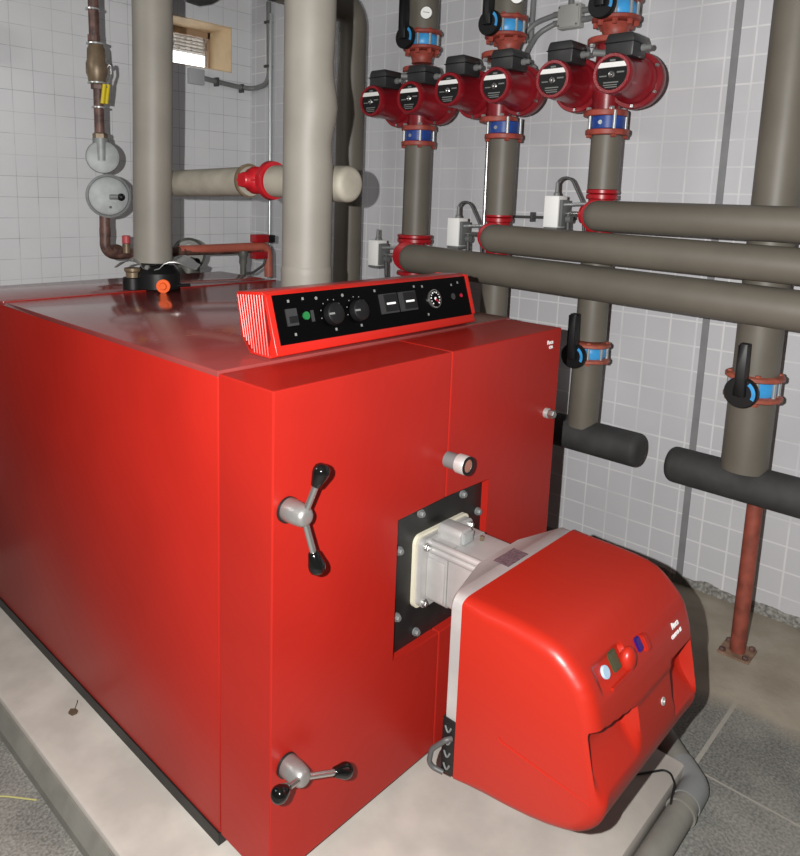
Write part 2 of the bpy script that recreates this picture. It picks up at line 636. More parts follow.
# concrete plinth under the boiler
struct(G().box(-0.178, 1.045, -0.495, 1.95, ZF, 0.0 - 0.032, bevel=0.012).build('concrete_plinth', CEMENT, smooth=30))
# mortar skirting along the plinth's long side
struct(G().prism([(-0.1795, ZF), (-0.208, ZF), (-0.206, ZF + 0.022), (-0.184, ZF + 0.058), (-0.1795, ZF + 0.058)], 'y', -0.495, 1.95).build('trim_2', DUSTY, smooth=0))
# dark vertical joint in the side wall
struct(G().box(XR - 0.004, XR + 0.001, -0.088, -0.062, ZF, ZC).build('trim_1', STRIPE, smooth=0))

# ------------------------------------------------------------------ the boiler
W, H, LEN, DT = 1.096, 1.10, 1.745, 0.179
SEAM = 0.5595
boiler = thing('boiler', (W / 2, LEN / 2, -0.032), 'large red steel boiler standing on the concrete plinth', 'boiler')
G().box(-0.003, W + 0.003, DT + 0.004, LEN - 0.01, -0.032, 0.001).box(0.02, W - 0.02, 0.06, DT + 0.02, -0.032, 0.01).build('base_frame', BLACK, boiler)
g = G()
g.box(0.0, W, DT + 0.003, LEN, 0.0, H - 0.012, bevel=0.004)
g.build('casing', RED, boiler)
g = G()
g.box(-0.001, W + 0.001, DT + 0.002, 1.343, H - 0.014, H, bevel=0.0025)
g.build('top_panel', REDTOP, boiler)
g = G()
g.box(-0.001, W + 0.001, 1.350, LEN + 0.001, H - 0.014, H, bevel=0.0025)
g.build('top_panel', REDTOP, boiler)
G().box(0.0, W, 1.342, 1.351, H - 0.012, H + 0.0012, bevel=0.0005).build('joint_strip', RED, boiler)
# doors: two insulated leaves whose edges meet on the seam; a square cut-out for the burner plate
OX0, OX1, OZ0, OZ1 = 0.375, 0.757, 0.342, 0.716
DH = H - 0.006
g = G()
S1 = SEAM - 0.0012
g.prism([(0, 0), (S1, 0), (S1, OZ0), (OX0, OZ0), (OX0, OZ1), (S1, OZ1), (S1, DH), (0, DH)], 'y', 0, DT, bevel=0.003)
g.build('door', RED, boiler, smooth=0)
g = G()
S2 = SEAM + 0.0012
g.prism([(S2, 0), (W, 0), (W, DH), (S2, DH), (S2, OZ1), (OX1, OZ1), (OX1, OZ0), (S2, OZ0)], 'y', 0, DT, bevel=0.003)
g.build('door', RED, boiler, smooth=0)
G().box(SEAM - 0.004, SEAM + 0.004, 0.004, 0.012, 0.01, OZ0 - 0.002).build('seam_backing', RED, boiler, smooth=0)
G().box(SEAM - 0.004, SEAM + 0.004, 0.004, 0.012, OZ1 + 0.002, DH - 0.004).build('seam_backing', RED, boiler, smooth=0)
# burner mounting plate, recessed, with its eight bolts
pl = G().box(OX0 - 0.01, OX1 + 0.01, 0.024, 0.05, OZ0 - 0.01, OZ1 + 0.01).build('burner_plate', BLACK, boiler, smooth=0)
for bx, bz in ((0.411, 0.616), (0.411, 0.440), (0.489, 0.688), (0.489, 0.366), (0.664, 0.688), (0.664, 0.366), (0.739, 0.616), (0.739, 0.440)):
    q = G()
    q.cyl((bx, 0.024, bz), (bx, 0.019, bz), 0.011)
    q.hexnut((bx, 0.020, bz), (0, -1, 0), 0.0085, 0.010)
    q.build('plate_bolt', GREYHUB, pl)
# sight glass
sg = G().cyl((0.560, 0.004, 0.818), (0.560, -0.040, 0.818), 0.0205, ch=0.002).build('sight_glass', GREYHUB, boiler)
q = G().lathe((0.560, -0.034, 0.818), (0, -1, 0), [(0, 0.022), (0.002, 0.0245), (0.026, 0.0245), (0.030, 0.022), (0.030, 0.0175), (0.024, 0.016)], 28, True, True)
q.build('sight_ring', ALU, sg)
G().cyl((0.560, -0.056, 0.818), (0.560, -0.0625, 0.818), 0.0165).build('sight_lens', SIGHTGLASS, sg)
G().disc_ring((0.560, -0.063, 0.818), (0, -1, 0), 0.0165, 0.0235, 0.002).build('sight_gasket', PLASTIC, sg)
# hinge bolt on the second leaf
hb = G().cyl((1.035, 0.002, 0.843), (1.035, -0.012, 0.843), 0.0155, ch=0.001).build('hinge_bolt', ALU, boiler)
G().hexnut((1.035, -0.011, 0.843), (0, -1, 0), 0.0135, 0.020).build('bolt_head', STEEL, hb)
# maker's mark in white
text('maker_logo', 'Roca', 0.0165, (1.0165, -0.0006, 1.052), (1, 0, 0), (0, 0, 1), PRINT, boiler, bold=0.0006)
text('maker_logo', 'CPA', 0.0115, (1.028, -0.0006, 1.038), (1, 0, 0), (0, 0, 1), PRINT, boiler, bold=0.0005)

def lever(c, tips):
    cx, cz = c
    hub = G()
    hub.lathe((cx, 0.003, cz), (0, -1, 0), [(0, 0.0225), (0.004, 0.0245), (0.036, 0.0235), (0.056, 0.0205), (0.063, 0.016), (0.065, 0.011)], 28)
    h = hub.build('door_lever', HUB, boiler)
    G().cyl((cx, 0.002, cz - 0.002), (cx, -0.006, cz - 0.002), 0.027).build('washer', BLACK, h)
    for (tx, ty, tz) in tips:
        s = Vector((cx, -0.050, cz))
        e = Vector((tx, ty, tz))
        dd = (e - s).normalized()
        G().cyl(s, e - dd * 0.012, 0.0068, seg=16).build('lever_rod', STEEL, h)
        L_ = (e - s).length
        pr = [(0, 0.0085), (0.002, 0.0105), (0.014, 0.0135), (0.026, 0.0170), (0.034, 0.0175), (0.041, 0.0155), (0.046, 0.010), (0.0475, 0.004)]
        G().lathe(e - dd * 0.026, dd, pr, 24).build('lever_knob', KNOB, h)

lever((0.037, 0.848), [(0.060, -0.070, 0.934), (0.054, -0.070, 0.751)])
lever((0.043, 0.271), [(0.145, -0.070, 0.235), (-0.031, -0.072, 0.296)])

# ------------------------------------------------------------------ control panel on top of the boiler
CP0, CP1 = 0.143, 0.884
cp = thing('control_panel', (0.51, 0.25, H), 'long red boiler control box with sloping black fascia, lying on the boiler top', 'control panel')
# end profile (y,z): front foot, front lip, leaning fascia, top, back, back foot
FB, FT = (0.172, 1.136), (0.206, 1.242)          # fascia bottom and top
prof = [(0.190, 1.102), (0.163, 1.112), FB, FT, (0.222, 1.249), (0.315, 1.240), (0.296, 1.140), (0.262, 1.102)]
G().prism(prof, 'x', CP0, CP1, bevel=0.003).build('housing', PANELRED, cp)
RIB = mat('glossy_red_rib', (0.58, 0.022, 0.013, 1), 0.30, spec=0.5)
G().prism([(0.196, 1.114), (0.186, 1.150), (0.214, 1.240), (0.304, 1.234), (0.290, 1.150), (0.262, 1.114)], 'x', CP0 - 0.002, CP0 + 0.001).build('rib_gap_shade', mat('gap_shade_red', (0.20, 0.006, 0.005, 1), 0.5), cp, smooth=0)  # dark plate behind the ribs; shade of the gaps put into its colour
g = G()
for yy in [0.213 + 0.0098 * i for i in range(10)]:
    zt = 1.245 - (yy - 0.222) * 0.09
    zb = 1.110 + max(0, (yy - 0.262)) * 0.75
    g.tube([(CP0 - 0.005, yy - 0.024, zb), (CP0 - 0.005, yy, zt - 0.003)], 0.0031, seg=10)
g.build('ribbed_end_grille', RIB, cp)
fd = Vector((0, FT[0] - FB[0], FT[1] - FB[1])).normalized()     # up along the fascia
fn = Vector((0, -fd.z, fd.y))                                   # out of the fascia
FLEN = (Vector((0, FT[0], FT[1])) - Vector((0, FB[0], FB[1]))).length
F0 = Vector((0.158, FB[0], FB[1]))
FW = 0.715
def FP(u, v, n=0.0):
    """u: 0..1 along the fascia, v: 0..1 up it, n: out of it"""
    return F0 + Vector((FW * u, 0, 0)) + fd * (FLEN * v) + fn * n
def fbox(u0, u1, v0, v1, n0, n1, b=None):
    b = b or G()
    vs = [b.bm.verts.new(FP(u, v, n)) for n in (n0, n1) for v in (v0, v1) for u in (u0, u1)]
    for q in ((0, 2, 3, 1), (4, 5, 7, 6), (0, 1, 5, 4), (2, 6, 7, 3), (0, 4, 6, 2), (1, 3, 7, 5)):
        b.bm.faces.new([vs[i] for i in q])
    return b
fbox(0, 1, -0.03, 0.99, -0.004, 0.0018).build('fascia', FASCIA, cp, smooth=0)
G().prism([(FB[0] - 0.004, FB[1]), (FT[0] - 0.004, FT[1] + 0.004), (0.315, 1.242), (0.296, 1.140), (0.20, 1.106)], 'x', CP1 - 0.009, CP1 + 0.002).build('end_plate', PANELRED, cp, smooth=0)
# rocker switch
sw = fbox(0.040, 0.083, 0.33, 0.68, 0, 0.006).build('rocker_switch', TBOX, cp, smooth=0)
fbox(0.046, 0.077, 0.38, 0.52, 0.006, 0.010).build('rocker', PLASTIC, sw, smooth=0)
G().cyl(FP(0.121, 0.50, 0), FP(0.121, 0.50, 0.006), 0.0095).build('green_lamp', GREENLAMP, cp)
fbox(0.143, 0.156, 0.36, 0.60, 0, 0.003).build('lamp_bracket', TBOX, cp, smooth=0)
for i, uc in enumerate((0.236, 0.356)):
    kb = G().lathe(FP(uc, 0.46, 0.0), fn, [(0, 0.026), (0.004, 0.028), (0.018, 0.0255), (0.020, 0.023)], 32).build('thermostat_dial', PLASTIC, cp)
    fbox(uc - 0.034, uc - 0.012, 0.44, 0.48, 0.0195, 0.0215).build('dial_pointer', GREYPRINT, kb, smooth=0)
    b = G()
    for aa in range(7):
        an = math.radians(190 - aa * 30)
        p = FP(uc, 0.46, 0.0022) + Vector((1, 0, 0)) * (0.036 * math.cos(an)) + fd * (0.036 * math.sin(an))
        b.cyl(p, p + fn * 0.0008, 0.0015, seg=8)
    b.build('scale_marks', GREYPRINT, cp, smooth=0)
    p = FP(uc - 0.058, 0.84, 0.002)
    G().cyl(p, p + fn * 0.0008, 0.0040, seg=12).build('symbol_print', GREYPRINT, cp, smooth=0)
# two edgewise thermometers
for uc in (0.517, 0.622):
    mt = fbox(uc - 0.045, uc + 0.045, 0.30, 0.76, 0, 0.007).build('edgewise_thermometer', TBOX, cp, smooth=0)
    fbox(uc - 0.026, uc + 0.043, 0.34, 0.74, 0.007, 0.009).build('meter_window', PLASTIC, mt, smooth=0)
    fbox(uc - 0.018, uc + 0.028, 0.50, 0.545, 0.009, 0.0098).build('meter_pointer', PRINT, mt, smooth=0)
# round gauge
UG = 0.778
gg = G().lathe(FP(UG, 0.50, 0), fn, [(0, 0.026), (0.007, 0.026), (0.008, 0.0235), (0.006, 0.023)], 36).build('pressure_gauge', STEEL, cp)
G().cyl(FP(UG, 0.50, 0.004), FP(UG, 0.50, 0.0072), 0.0228, seg=32).build('gauge_face', FASCIA, gg)
b = G()
for aa in range(11):
    an = math.radians(225 - aa * 27)
    dvec = Vector((1, 0, 0)) * math.cos(an) + fd * math.sin(an)
    p = FP(UG, 0.50, 0.0072) + dvec * 0.018
    b.cyl(p, p + fn * 0.0008, 0.0016 if aa % 2 else 0.0024, seg=8)
b.cyl(FP(UG, 0.50, 0.0072), FP(UG, 0.50, 0.0086), 0.004, seg=14)
b.build('gauge_scale', PRINT, gg, smooth=0)
p = FP(UG, 0.50, 0.0072)
G().tube([p + Vector((0.009, 0, 0)) - fd * 0.010 + fn * 0.0006, p + fn * 0.001 - fd * 0.001], 0.0022, seg=8).build('gauge_needle', REDLAMP, gg)
G().cyl(FP(0.900, 0.50, 0), FP(0.900, 0.50, 0.003), 0.009, seg=20).build('reset_cap', TBOX, cp)
G().cyl(FP(0.952, 0.50, 0), FP(0.952, 0.50, 0.004), 0.0055, seg=16).build('red_lamp', REDLAMP, cp)
b = G()
for u, v in ((0.060, 0.84), (0.121, 0.86), (0.066, 0.15), (0.242, 0.13), (0.362, 0.13), (0.458, 0.86), (0.674, 0.86), (0.722, 0.84), (0.728, 0.14), (0.902, 0.80), (0.945, 0.84)):
    fbox(u - 0.004, u + 0.004, v - 0.028, v + 0.028, 0.0015, 0.0026).build('symbol_print', GREYPRINT, cp, smooth=0)

# ------------------------------------------------------------------ burner
BCX = 0.5465
burner = thing('gas_burner', (BCX, -0.30, 0.217), 'red hooded gas burner jutting from the boiler door', 'burner')
# gasket and square mounting flange
def rounded_rect(x0, x1, z0, z1, r, n=5):
    pts = []
    for cx_, cz_, a0 in ((x1 - r, z1 - r, 0), (x0 + r, z1 - r, 90), (x0 + r, z0 + r, 180), (x1 - r, z0 + r, 270)):
        for i in range(n + 1):
            a = math.radians(a0 + 90 * i / n)
            pts.append((cx_ + r * math.cos(a), cz_ + r * math.sin(a)))
    return pts
G().prism(rounded_rect(0.457, 0.680, 0.434, 0.630, 0.022), 'y', 0.0235, 0.013).build('gasket', CREAM, burner, smooth=30)
fla = G().prism(rounded_rect(0.463, 0.674, 0.440, 0.624, 0.02), 'y', 0.0128, -0.004).build('mounting_flange', ALU, burner, smooth=30)
for bx, bz in ((0.478, 0.454), (0.478, 0.604), (0.662, 0.454), (0.662, 0.604)):
    q = G()
    q.hexnut((bx, -0.004, bz), (0, -1, 0), 0.0080, 0.010)
    q.cyl((bx, -0.003, bz), (bx, -0.007, bz), 0.0105)
    q.build('flange_bolt', STEEL, fla)
# cast throat: two stepped blocks with rounded rails along the edges
th = G()
th.prism(rounded_rect(0.490, 0.648, 0.456, 0.612, 0.012), 'y', 0.0, -0.062)
th.prism(rounded_rect(0.492, 0.646, 0.458, 0.610, 0.012), 'y', -0.064, -0.19)
th = th.build('throat_casting', ALU, burner, smooth=30)
for zz in (0.594, 0.611):
    G().cyl((0.495, -0.004, zz), (0.495, -0.185, zz), 0.0095, seg=16).build('edge_rail', ALU, th)
G().box(0.482, 0.492, -0.058, -0.004, 0.470, 0.577, bevel=0.004).build('side_pad', ALU, th)
G().prism([(0.532, 0.607), (0.532, 0.634), (0.540, 0.646), (0.578, 0.646), (0.587, 0.634), (0.587, 0.607)], 'y', 0.005, -0.066, bevel=0.004).build('top_lug', ALU, th)
G().box(0.540, 0.580, -0.074, -0.065, 0.612, 0.640, bevel=0.003).build('lug_catch', ZINC, th)
G().hexnut((0.600, -0.085, 0.610), (0, 0, 1), 0.006, 0.012).build('brass_screw', BRASS, th)
for o_ in burner.children:
    if o_.name.startswith(('gasket', 'mounting_flange', 'throat_casting')):
        o_.location = (0.007, 0.0, 0.005)
# grey backplate tapering to the throat
def bp_ring(y, x0, x1, z0, z1, r):
    return [(px, y, pz) for px, pz in rounded_rect(x0, x1, z0, z1, r, 5)]
G().rings([bp_ring(-0.246, 0.307, 0.787, 0.219, 0.6465, 0.03), bp_ring(-0.218, 0.307, 0.787, 0.219, 0.6465, 0.03),
           bp_ring(-0.212, 0.314, 0.780, 0.226, 0.6440, 0.03), bp_ring(-0.172, 0.445, 0.662, 0.330, 0.6400, 0.03)]).build('backplate', ALU, burner, smooth=35)
G().box(0.490, 0.576, -0.236, -0.196, 0.6465, 0.6478).build('rating_sticker', STICKER, burner, smooth=0)
# black plug block low on the backplate with its cable loop
pb = G().box(0.3025, 0.314, -0.2455, -0.212, 0.232, 0.362, bevel=0.002).build('plug_block', PLASTIC, burner)
for i in range(4):
    q = G()
    zz = 0.345 - i * 0.030
    q.tube([(0.3015, -0.236 + 0.015 * t, zz - 0.012 * math.sin(PI * t)) for t in [j / 6 for j in range(7)]], 0.0022, seg=8)
    q.build('plug_latch', GREYHUB, pb)
# hood: profile swept across with rounded ends and two hand recesses in the front
hp = [(-0.246, 0.6480), (-0.300, 0.6490), (-0.360, 0.6485), (-0.406, 0.6465), (-0.440, 0.6425), (-0.462, 0.6360), (-0.482, 0.6240), (-0.503, 0.6060), (-0.520, 0.5890),
      (-0.532, 0.5700), (-0.541, 0.5480), (-0.548, 0.5240), (-0.5535, 0.5000), (-0.5585, 0.4780), (-0.5625, 0.4600), (-0.5660, 0.4440), (-0.5690, 0.4280),
      (-0.5720, 0.4120), (-0.5745, 0.3980), (-0.5765, 0.3840), (-0.5775, 0.3700), (-0.5760, 0.3540), (-0.5710, 0.3380), (-0.5620, 0.3200), (-0.5480, 0.3020), (-0.5300, 0.2860),
      (-0.505, 0.2720), (-0.470, 0.2590), (-0.430, 0.2480), (-0.380, 0.2380), (-0.320, 0.2290), (-0.246, 0.2200)]
HX0, HX1, RB = 0.303, 0.791, 0.030
np_ = len(hp)
nrm = []
for i in range(np_):
    a = Vector(hp[max(i - 1, 0)]); b_ = Vector(hp[min(i + 1, np_ - 1)])
    t = (b_ - a).normalized()
    nrm.append(Vector((t.y, -t.x)) if False else Vector((-t.y, t.x)))
cen = Vector((-0.40, 0.43))
nrm = [n if n.dot(cen - Vector(p)) > 0 else -n for n, p in zip(nrm, hp)]     # inward
xs = [HX0 + RB * (1 - math.cos(math.radians(a))) for a in (0, 15, 30, 45, 60, 75, 90)]
nmid = 56
xs = xs + [xs[-1] + (HX1 - RB - xs[-1]) * i / nmid for i in range(1, nmid)] + [HX1 - RB * (1 - math.cos(math.radians(a))) for a in (90, 75, 60, 45, 30, 15, 0)]
def sstep(e0, e1, v):
    t = max(0.0, min(1.0, (v - e0) / (e1 - e0)))
    return t * t * (3 - 2 * t)
def recess(x, z):
    d = 0.0
    # hand grip near one side, slanting top edge
    top = 0.512 - (x - 0.325) * 0.16
    d = max(d, 0.040 * sstep(0.303, 0.324, x) * (1 - sstep(0.462, 0.492, x)) * (1 - sstep(top - 0.014, top, z)) * sstep(0.362, 0.462, z))
    top2 = 0.498
    d = max(d, 0.040 * sstep(0.650, 0.662, x) * (1 - sstep(0.766, 0.778, x)) * (1 - sstep(top2 - 0.014, top2, z)) * sstep(0.345, 0.430, z))
    # faint step across the front above the grips
    d = max(d, 0.006 * (1 - sstep(0.4, 0.46, abs(x - BCX) * 2.0 + 0.0)) * (1 - sstep(0.470, 0.492, z)) * sstep(0.30, 0.36, z))
    # shallow pocket around the display window
    d = max(d, 0.012 * sstep(0.352, 0.366, x) * (1 - sstep(0.470, 0.478, x)) * sstep(0.556, 0.566, z) * (1 - sstep(0.588, 0.606, z)))
    return d
# refine the profile for clean recess edges
fine = []
for i in range(np_ - 1):
    a, b_ = hp[i], hp[i + 1]
    n = 4 if 0.30 < a[1] < 0.625 and a[0] < -0.45 else 1
    for k2 in range(n):
        f = k2 / n
        fine.append(((a[0] + (b_[0] - a[0]) * f, a[1] + (b_[1] - a[1]) * f), nrm[i].lerp(nrm[i + 1], f)))
fine.append((hp[-1], nrm[-1]))
g = G()
rows = []
for x in xs:
    e = min(x - HX0, HX1 - x)
    ins = RB - math.sqrt(max(0, RB * RB - (RB - min(e, RB)) ** 2))
    row = []
    for i, (p, n) in enumerate(fine):
        back = sstep(-0.246, -0.30, p[0]) if p[0] > -0.30 else 1.0
        q = Vector(p) + n * ins * (0.45 if p[0] > -0.25 else 1.0)
        if p[0] > -0.25:
            q.x = p[0]
        if p[0] < -0.40:
            q.x += recess(x, p[1])
        row.append(g.bm.verts.new((x, q.x, q.y)))
    rows.append(row)
for a, b_ in zip(rows, rows[1:]):
    for i in range(len(a) - 1):
        g.bm.faces.new((a[i], a[i + 1], b_[i + 1], b_[i]))
g.bm.faces.new(rows[0])
g.bm.faces.new(rows[-1])
bk = [r[0] for r in rows] + [r[-1] for r in reversed(rows)]
g.bm.faces.new(bk)
hood = g.build('hood', HOODRED, burner, smooth=38)
# moulded line on the side of the hood
q = G().tube([(HX0 + 0.0005, -0.352, 0.392), (HX0 + 0.0005, -0.358, 0.386), (HX0 + 0.0005, -0.46, 0.377), (HX0 + 0.002, -0.552, 0.369)], 0.0030, seg=8)
q.build('moulded_line', HOODRED, hood)
def hood_pt(x, z, out=0.0):
    for (a, na), (b_, nb) in zip(fine, fine[1:]):
        if a[0] < -0.44 and (a[1] - z) * (b_[1] - z) <= 0:
            f = (a[1] - z) / (a[1] - b_[1])
            n = na.lerp(nb, f)
            return Vector((x, a[0] + (b_[0] - a[0]) * f + recess(x, z), z)) - Vector((0, n.x, n.y)) * out, Vector((0, -n.x, -n.y))
p, n = hood_pt(0.399, 0.576, 0.0)
G().cyl(p - n * 0.004, p + n * 0.005, 0.0125, seg=28, ch=0.001).build('dial_cap', PALEBLUE, hood)
p, n = hood_pt(0.440, 0.580, 0.0)
up = Vector((1, 0, 0)).cross(n)
def nbox(p, n, hx, hu, d0, d1):
    up_ = n.cross(Vector((1, 0, 0)))
    b = G()
    vs = [b.bm.verts.new(p + Vector((1, 0, 0)) * sx * hx + up_ * su * hu + n * d) for d in (d0, d1) for su in (-1, 1) for sx in (-1, 1)]
    for qf in ((0, 2, 3, 1), (4, 5, 7, 6), (0, 1, 5, 4), (2, 6, 7, 3), (0, 4, 6, 2), (1, 3, 7, 5)):
        b.bm.faces.new([vs[i] for i in qf])
    bmesh.ops.bevel(b.bm, geom=b.bm.edges[:], offset=min(hx, hu, abs(d1 - d0)) * 0.25, segments=2, affect='EDGES')
    return b
nbox(p, n, 0.014, 0.019, -0.004, 0.006).build('display_window', OLIVE, hood)
p, n = hood_pt(0.432, 0.556, 0.0)
nbox(p, n, 0.044, 0.003, -0.003, 0.004).build('window_ledge', HOODRED, hood)
p, n = hood_pt(0.478, 0.572, 0.0)
G().sphere(p + n * -0.004, 0.027, 0.75, 0.62, 1.0, seg=24).build('window_scoop', HOODRED, hood)
p, n = hood_pt(0.528, 0.580, 0.0)
nbox(p, n, 0.010, 0.014, -0.006, 0.005).build('reset_button', PURPLE, hood)
p, n = hood_pt(0.549, 0.576, 0.0)
nbox(p, n, 0.010, 0.016, -0.010, 0.010).build('button_scoop', HOODRED, hood)
p, n = hood_pt(0.600, 0.432, 0.0)
G().lathe(p - n * 0.001, n, [(0, 0.009), (0.003, 0.0085), (0.003, 0.004), (0.001, 0.003)], 20).build('hood_screw', ALU, hood)
p, n = hood_pt(0.678, 0.551, 0.0005)
upv = n.cross(Vector((1, 0, 0))); upv = upv if upv.z > 0 else -upv
text('maker_logo', 'Roca', 0.0175, p, (1, 0, 0), upv, PRINT, hood, bold=0.0008)
p, n = hood_pt(0.668, 0.534, 0.0005)
upv = n.cross(Vector((1, 0, 0))); upv = upv if upv.z > 0 else -upv
text('model_mark', 'CRONO 15', 0.0105, p, (1, 0, 0), upv, PRINT, hood, bold=0.0006)
# cable of the plug block
G().tube(bend([(0.303, -0.238, 0.322), (0.291, -0.232, 0.322), (0.284, -0.200, 0.285), (0.286, -0.192, 0.240), (0.300, -0.222, 0.232)], 0.03), 0.0058, seg=12).build('plug_cable', CABLE, burner)

# ------------------------------------------------------------------ lagged flow and return pipes on the boiler top
BX = 0.548
fp = thing('flow_pipe', (BX, 0.530, H), 'thick beige lagged pipe rising behind the boiler control box', 'pipe', 'lagged boiler pipes')
path, rad = [], []
for i in range(61):
    z = H + 0.004 + (ZC - H - 0.01) * i / 60
    w = 0.0
    r = 0.0715
    dx = 0.0
    if 1.55 < z < 1.90:
        dx = 0.010 * math.exp(-((z - 1.705) / 0.045) ** 2) - 0.004 * math.exp(-((z - 1.82) / 0.05) ** 2) - 0.005 * math.exp(-((z - 1.60) / 0.04) ** 2)
    path.append((BX + dx * 0.35, 0.530 - dx * 0.36, z))
    rad.append(r + dx * 0.5)
G().tube(path, 0, seg=40, radii=rad).build('lagging', LAG, fp)
G().lathe((BX, 0.530, 1.105), (0, 0, 1), [(0, 0.074), (0.130, 0.074), (0.142, 0.0745), (0.152, 0.0725), (0.156, 0.071)], 40).build('lagging_sleeve', LAG, fp)

rp = thing('return_pipe', (BX, 1.378, H), 'beige lagged pipe rising from the black flanged body at the rear of the boiler', 'pipe', 'lagged boiler pipes')
G().tube([(BX, 1.389, 1.20), (BX, 1.382, 1.5), (BX, 1.372, 1.7), (BX, 1.362, 2.0), (BX, 1.352, ZC - 0.005)], 0.0695, seg=40).build('lagging', LAG, rp)
bdy = G().lathe((BX + 0.012, 1.378, H), (0, 0, 1), [(0, 0.078), (0.004, 0.082), (0.060, 0.082), (0.066, 0.076), (0.085, 0.06)], 36).build('valve_body', PLASTIC, rp)
G().cyl((0.470, 1.400, H), (0.470, 1.400, H + 0.045), 0.036, ch=0.003).build('side_port', PLASTIC, bdy)
G().lathe((0.470, 1.400, H + 0.045), (0, 0, 1), [(0, 0.024), (0.018, 0.024), (0.024, 0.030), (0.034, 0.030), (0.034, 0.012)], 24).build('port_union', BRASS, bdy)
# bent bright clamp plates under the lagging
fa, fb = Vector((0.69, -0.72, 0)), Vector((0.72, 0.69, 0))
for s in (-1, 1):
    g = G()
    rows = []
    for i in range(9):
        t = i / 8
        a = Vector((BX + 0.012, 1.376, 0)) + fa * s * (0.012 + 0.140 * t)
        z = H + 0.088 + 0.030 * math.sin(PI * min(1, t * 1.1)) * (1 if t > 0.15 else 0.4)
        wdt = 0.088 * math.sqrt(max(0.05, 1 - (t * 0.93) ** 2))
        rows.append([a - fb * wdt + Vector((0, 0, z - 0.012)), a + fb * wdt + Vector((0, 0, z)), a + fb * wdt + Vector((0, 0, z + 0.003)), a - fb * wdt + Vector((0, 0, z - 0.009))])
    g.rings(rows)
    g.build('clamp_plate', STEEL, rp)
q = G()
q.hexnut((BX - 0.055, 1.330, H + 0.085), (-0.7, -0.7, 0.1), 0.010, 0.018)
q.build('clamp_nut', STEEL, rp)
G().lathe((0.514, 1.262, H + 0.023), (-0.70, -0.71, 0.0), [(-0.03, 0.010), (-0.006, 0.012), (-0.006, 0.0245), (0.004, 0.0245), (0.004, 0.014), (0.012, 0.011)], 28).build('orange_plug', ORANGE, rp)
G().tube([(BX + 0.03, 1.315, H + 0.014), (BX + 0.10, 1.30, H + 0.014)], 0.006, seg=12).build('sensor_lead', PLASTIC, rp)

# cross pipe between them with the small red pump
xp = thing('bypass_pipe', (BX, 0.95, 1.44), 'horizontal beige lagged pipe bridging the two risers on the boiler', 'pipe')
BPX = 0.650
G().tube([(BPX, 1.385, 1.490), (BPX, 1.15, 1.495), (BPX, 0.93, 1.501)], 0.0485, seg=36).build('lagging', LAGW, xp)
pts, rr_ = [], []
for i in range(7):
    a = PI / 2 * i / 6
    pts.append((BPX, 0.452 + 0.02 * (1 - math.cos(a)), 1.496)); rr_.append(0.0525 - 0.02 + 0.02 * math.sin(a))
pts += [(BPX, 0.60, 1.499), (BPX, 0.80, 1.502)]; rr_ += [0.0525, 0.050]
G().tube(pts, 0, seg=36, radii=rr_).build('lagging_end', LAGW, xp)
sp = thing('circulator_pump', (BPX, 0.86, 1.44), 'small bright red pump on the bridging pipe between the boiler risers', 'pump')
PY = 0.875
G().lathe((BPX, PY + 0.075, 1.503), (0, -1, 0), [(0, 0.054), (0.012, 0.056), (0.016, 0.030), (0.05, 0.030)], 32).build('casing_neck', BRASS, sp)
G().lathe((BPX, PY - 0.070, 1.504), (0, 1, 0), [(0, 0.060), (0.018, 0.063), (0.030, 0.056), (0.034, 0.034), (0.06, 0.034)], 36).build('flange', BRIGHTRED, sp)
G().lathe((BPX, PY, 1.504), (-1, 0.0, 0), [(-0.05, 0.038), (-0.02, 0.044), (0.03, 0.044), (0.046, 0.036), (0.056, 0.026), (0.074, 0.024), (0.078, 0.020)], 32).build('body', BRIGHTRED, sp)
q = G()
q.box(BPX - 0.062, BPX - 0.050, PY - 0.040, PY + 0.052, 1.500, 1.508, bevel=0.002)
q.box(BPX - 0.060, BPX - 0.046, PY + 0.006, PY + 0.050, 1.482, 1.526, bevel=0.006)
q.build('ribbed_cap', BRIGHTRED, sp)
G().box(BPX + 0.05, BPX + 0.095, PY - 0.085, PY - 0.055, 1.535, 1.580, bevel=0.003).build('terminal_box', BRIGHTRED, sp)

# ------------------------------------------------------------------ chimney-side riser with its elbow
XM = 1.79
c0 = thing('corner_riser', (XM, 1.618, ZF), 'dark lagged riser near the room corner, half hidden by the thick flow pipe', 'pipe')
G().tube(bend([(XM, 1.618, 0.602), (XM, 1.618, 2.374), (1.30, 1.618, 2.374)], 0.10, 12), 0.071, seg=36).build('lagging', LAGD, c0)
G().tube([(1.56, 1.618, 2.374), (1.0, 1.618, 2.381), (0.70, 1.618, 2.388)], 0.0735, seg=32).build('foam_sleeve', FOAM, c0)
tag(G().tube([(XL + 0.01, 2.60, 2.585), (1.42, 2.60, 2.572), (1.50, 2.60, 2.550), (1.55, 2.60, 2.546), (1.60, 2.60, 2.562), (1.66, 2.60, 2.600), (1.78, 2.60, 2.66), (XR - 0.004, 2.60, 2.72)], 0.066, seg=24).build('foam_lagged_pipe', FOAM), 'dark foam lagged pipe running under the ceiling along the window wall', 'pipe')

# ------------------------------------------------------------------ three pump columns
ZH = {1: 1.192, 2: 1.309, 3: 1.416}        # centre heights of the three valve branches
CY = {1: 1.166, 2: 0.703, 3: 0.245}
place = {1: 'beside the corner riser', 2: 'in the middle of the three', 3: 'by the junction box'}
word = {1: 'first from the room corner', 2: 'second from the room corner', 3: 'third from the room corner'}


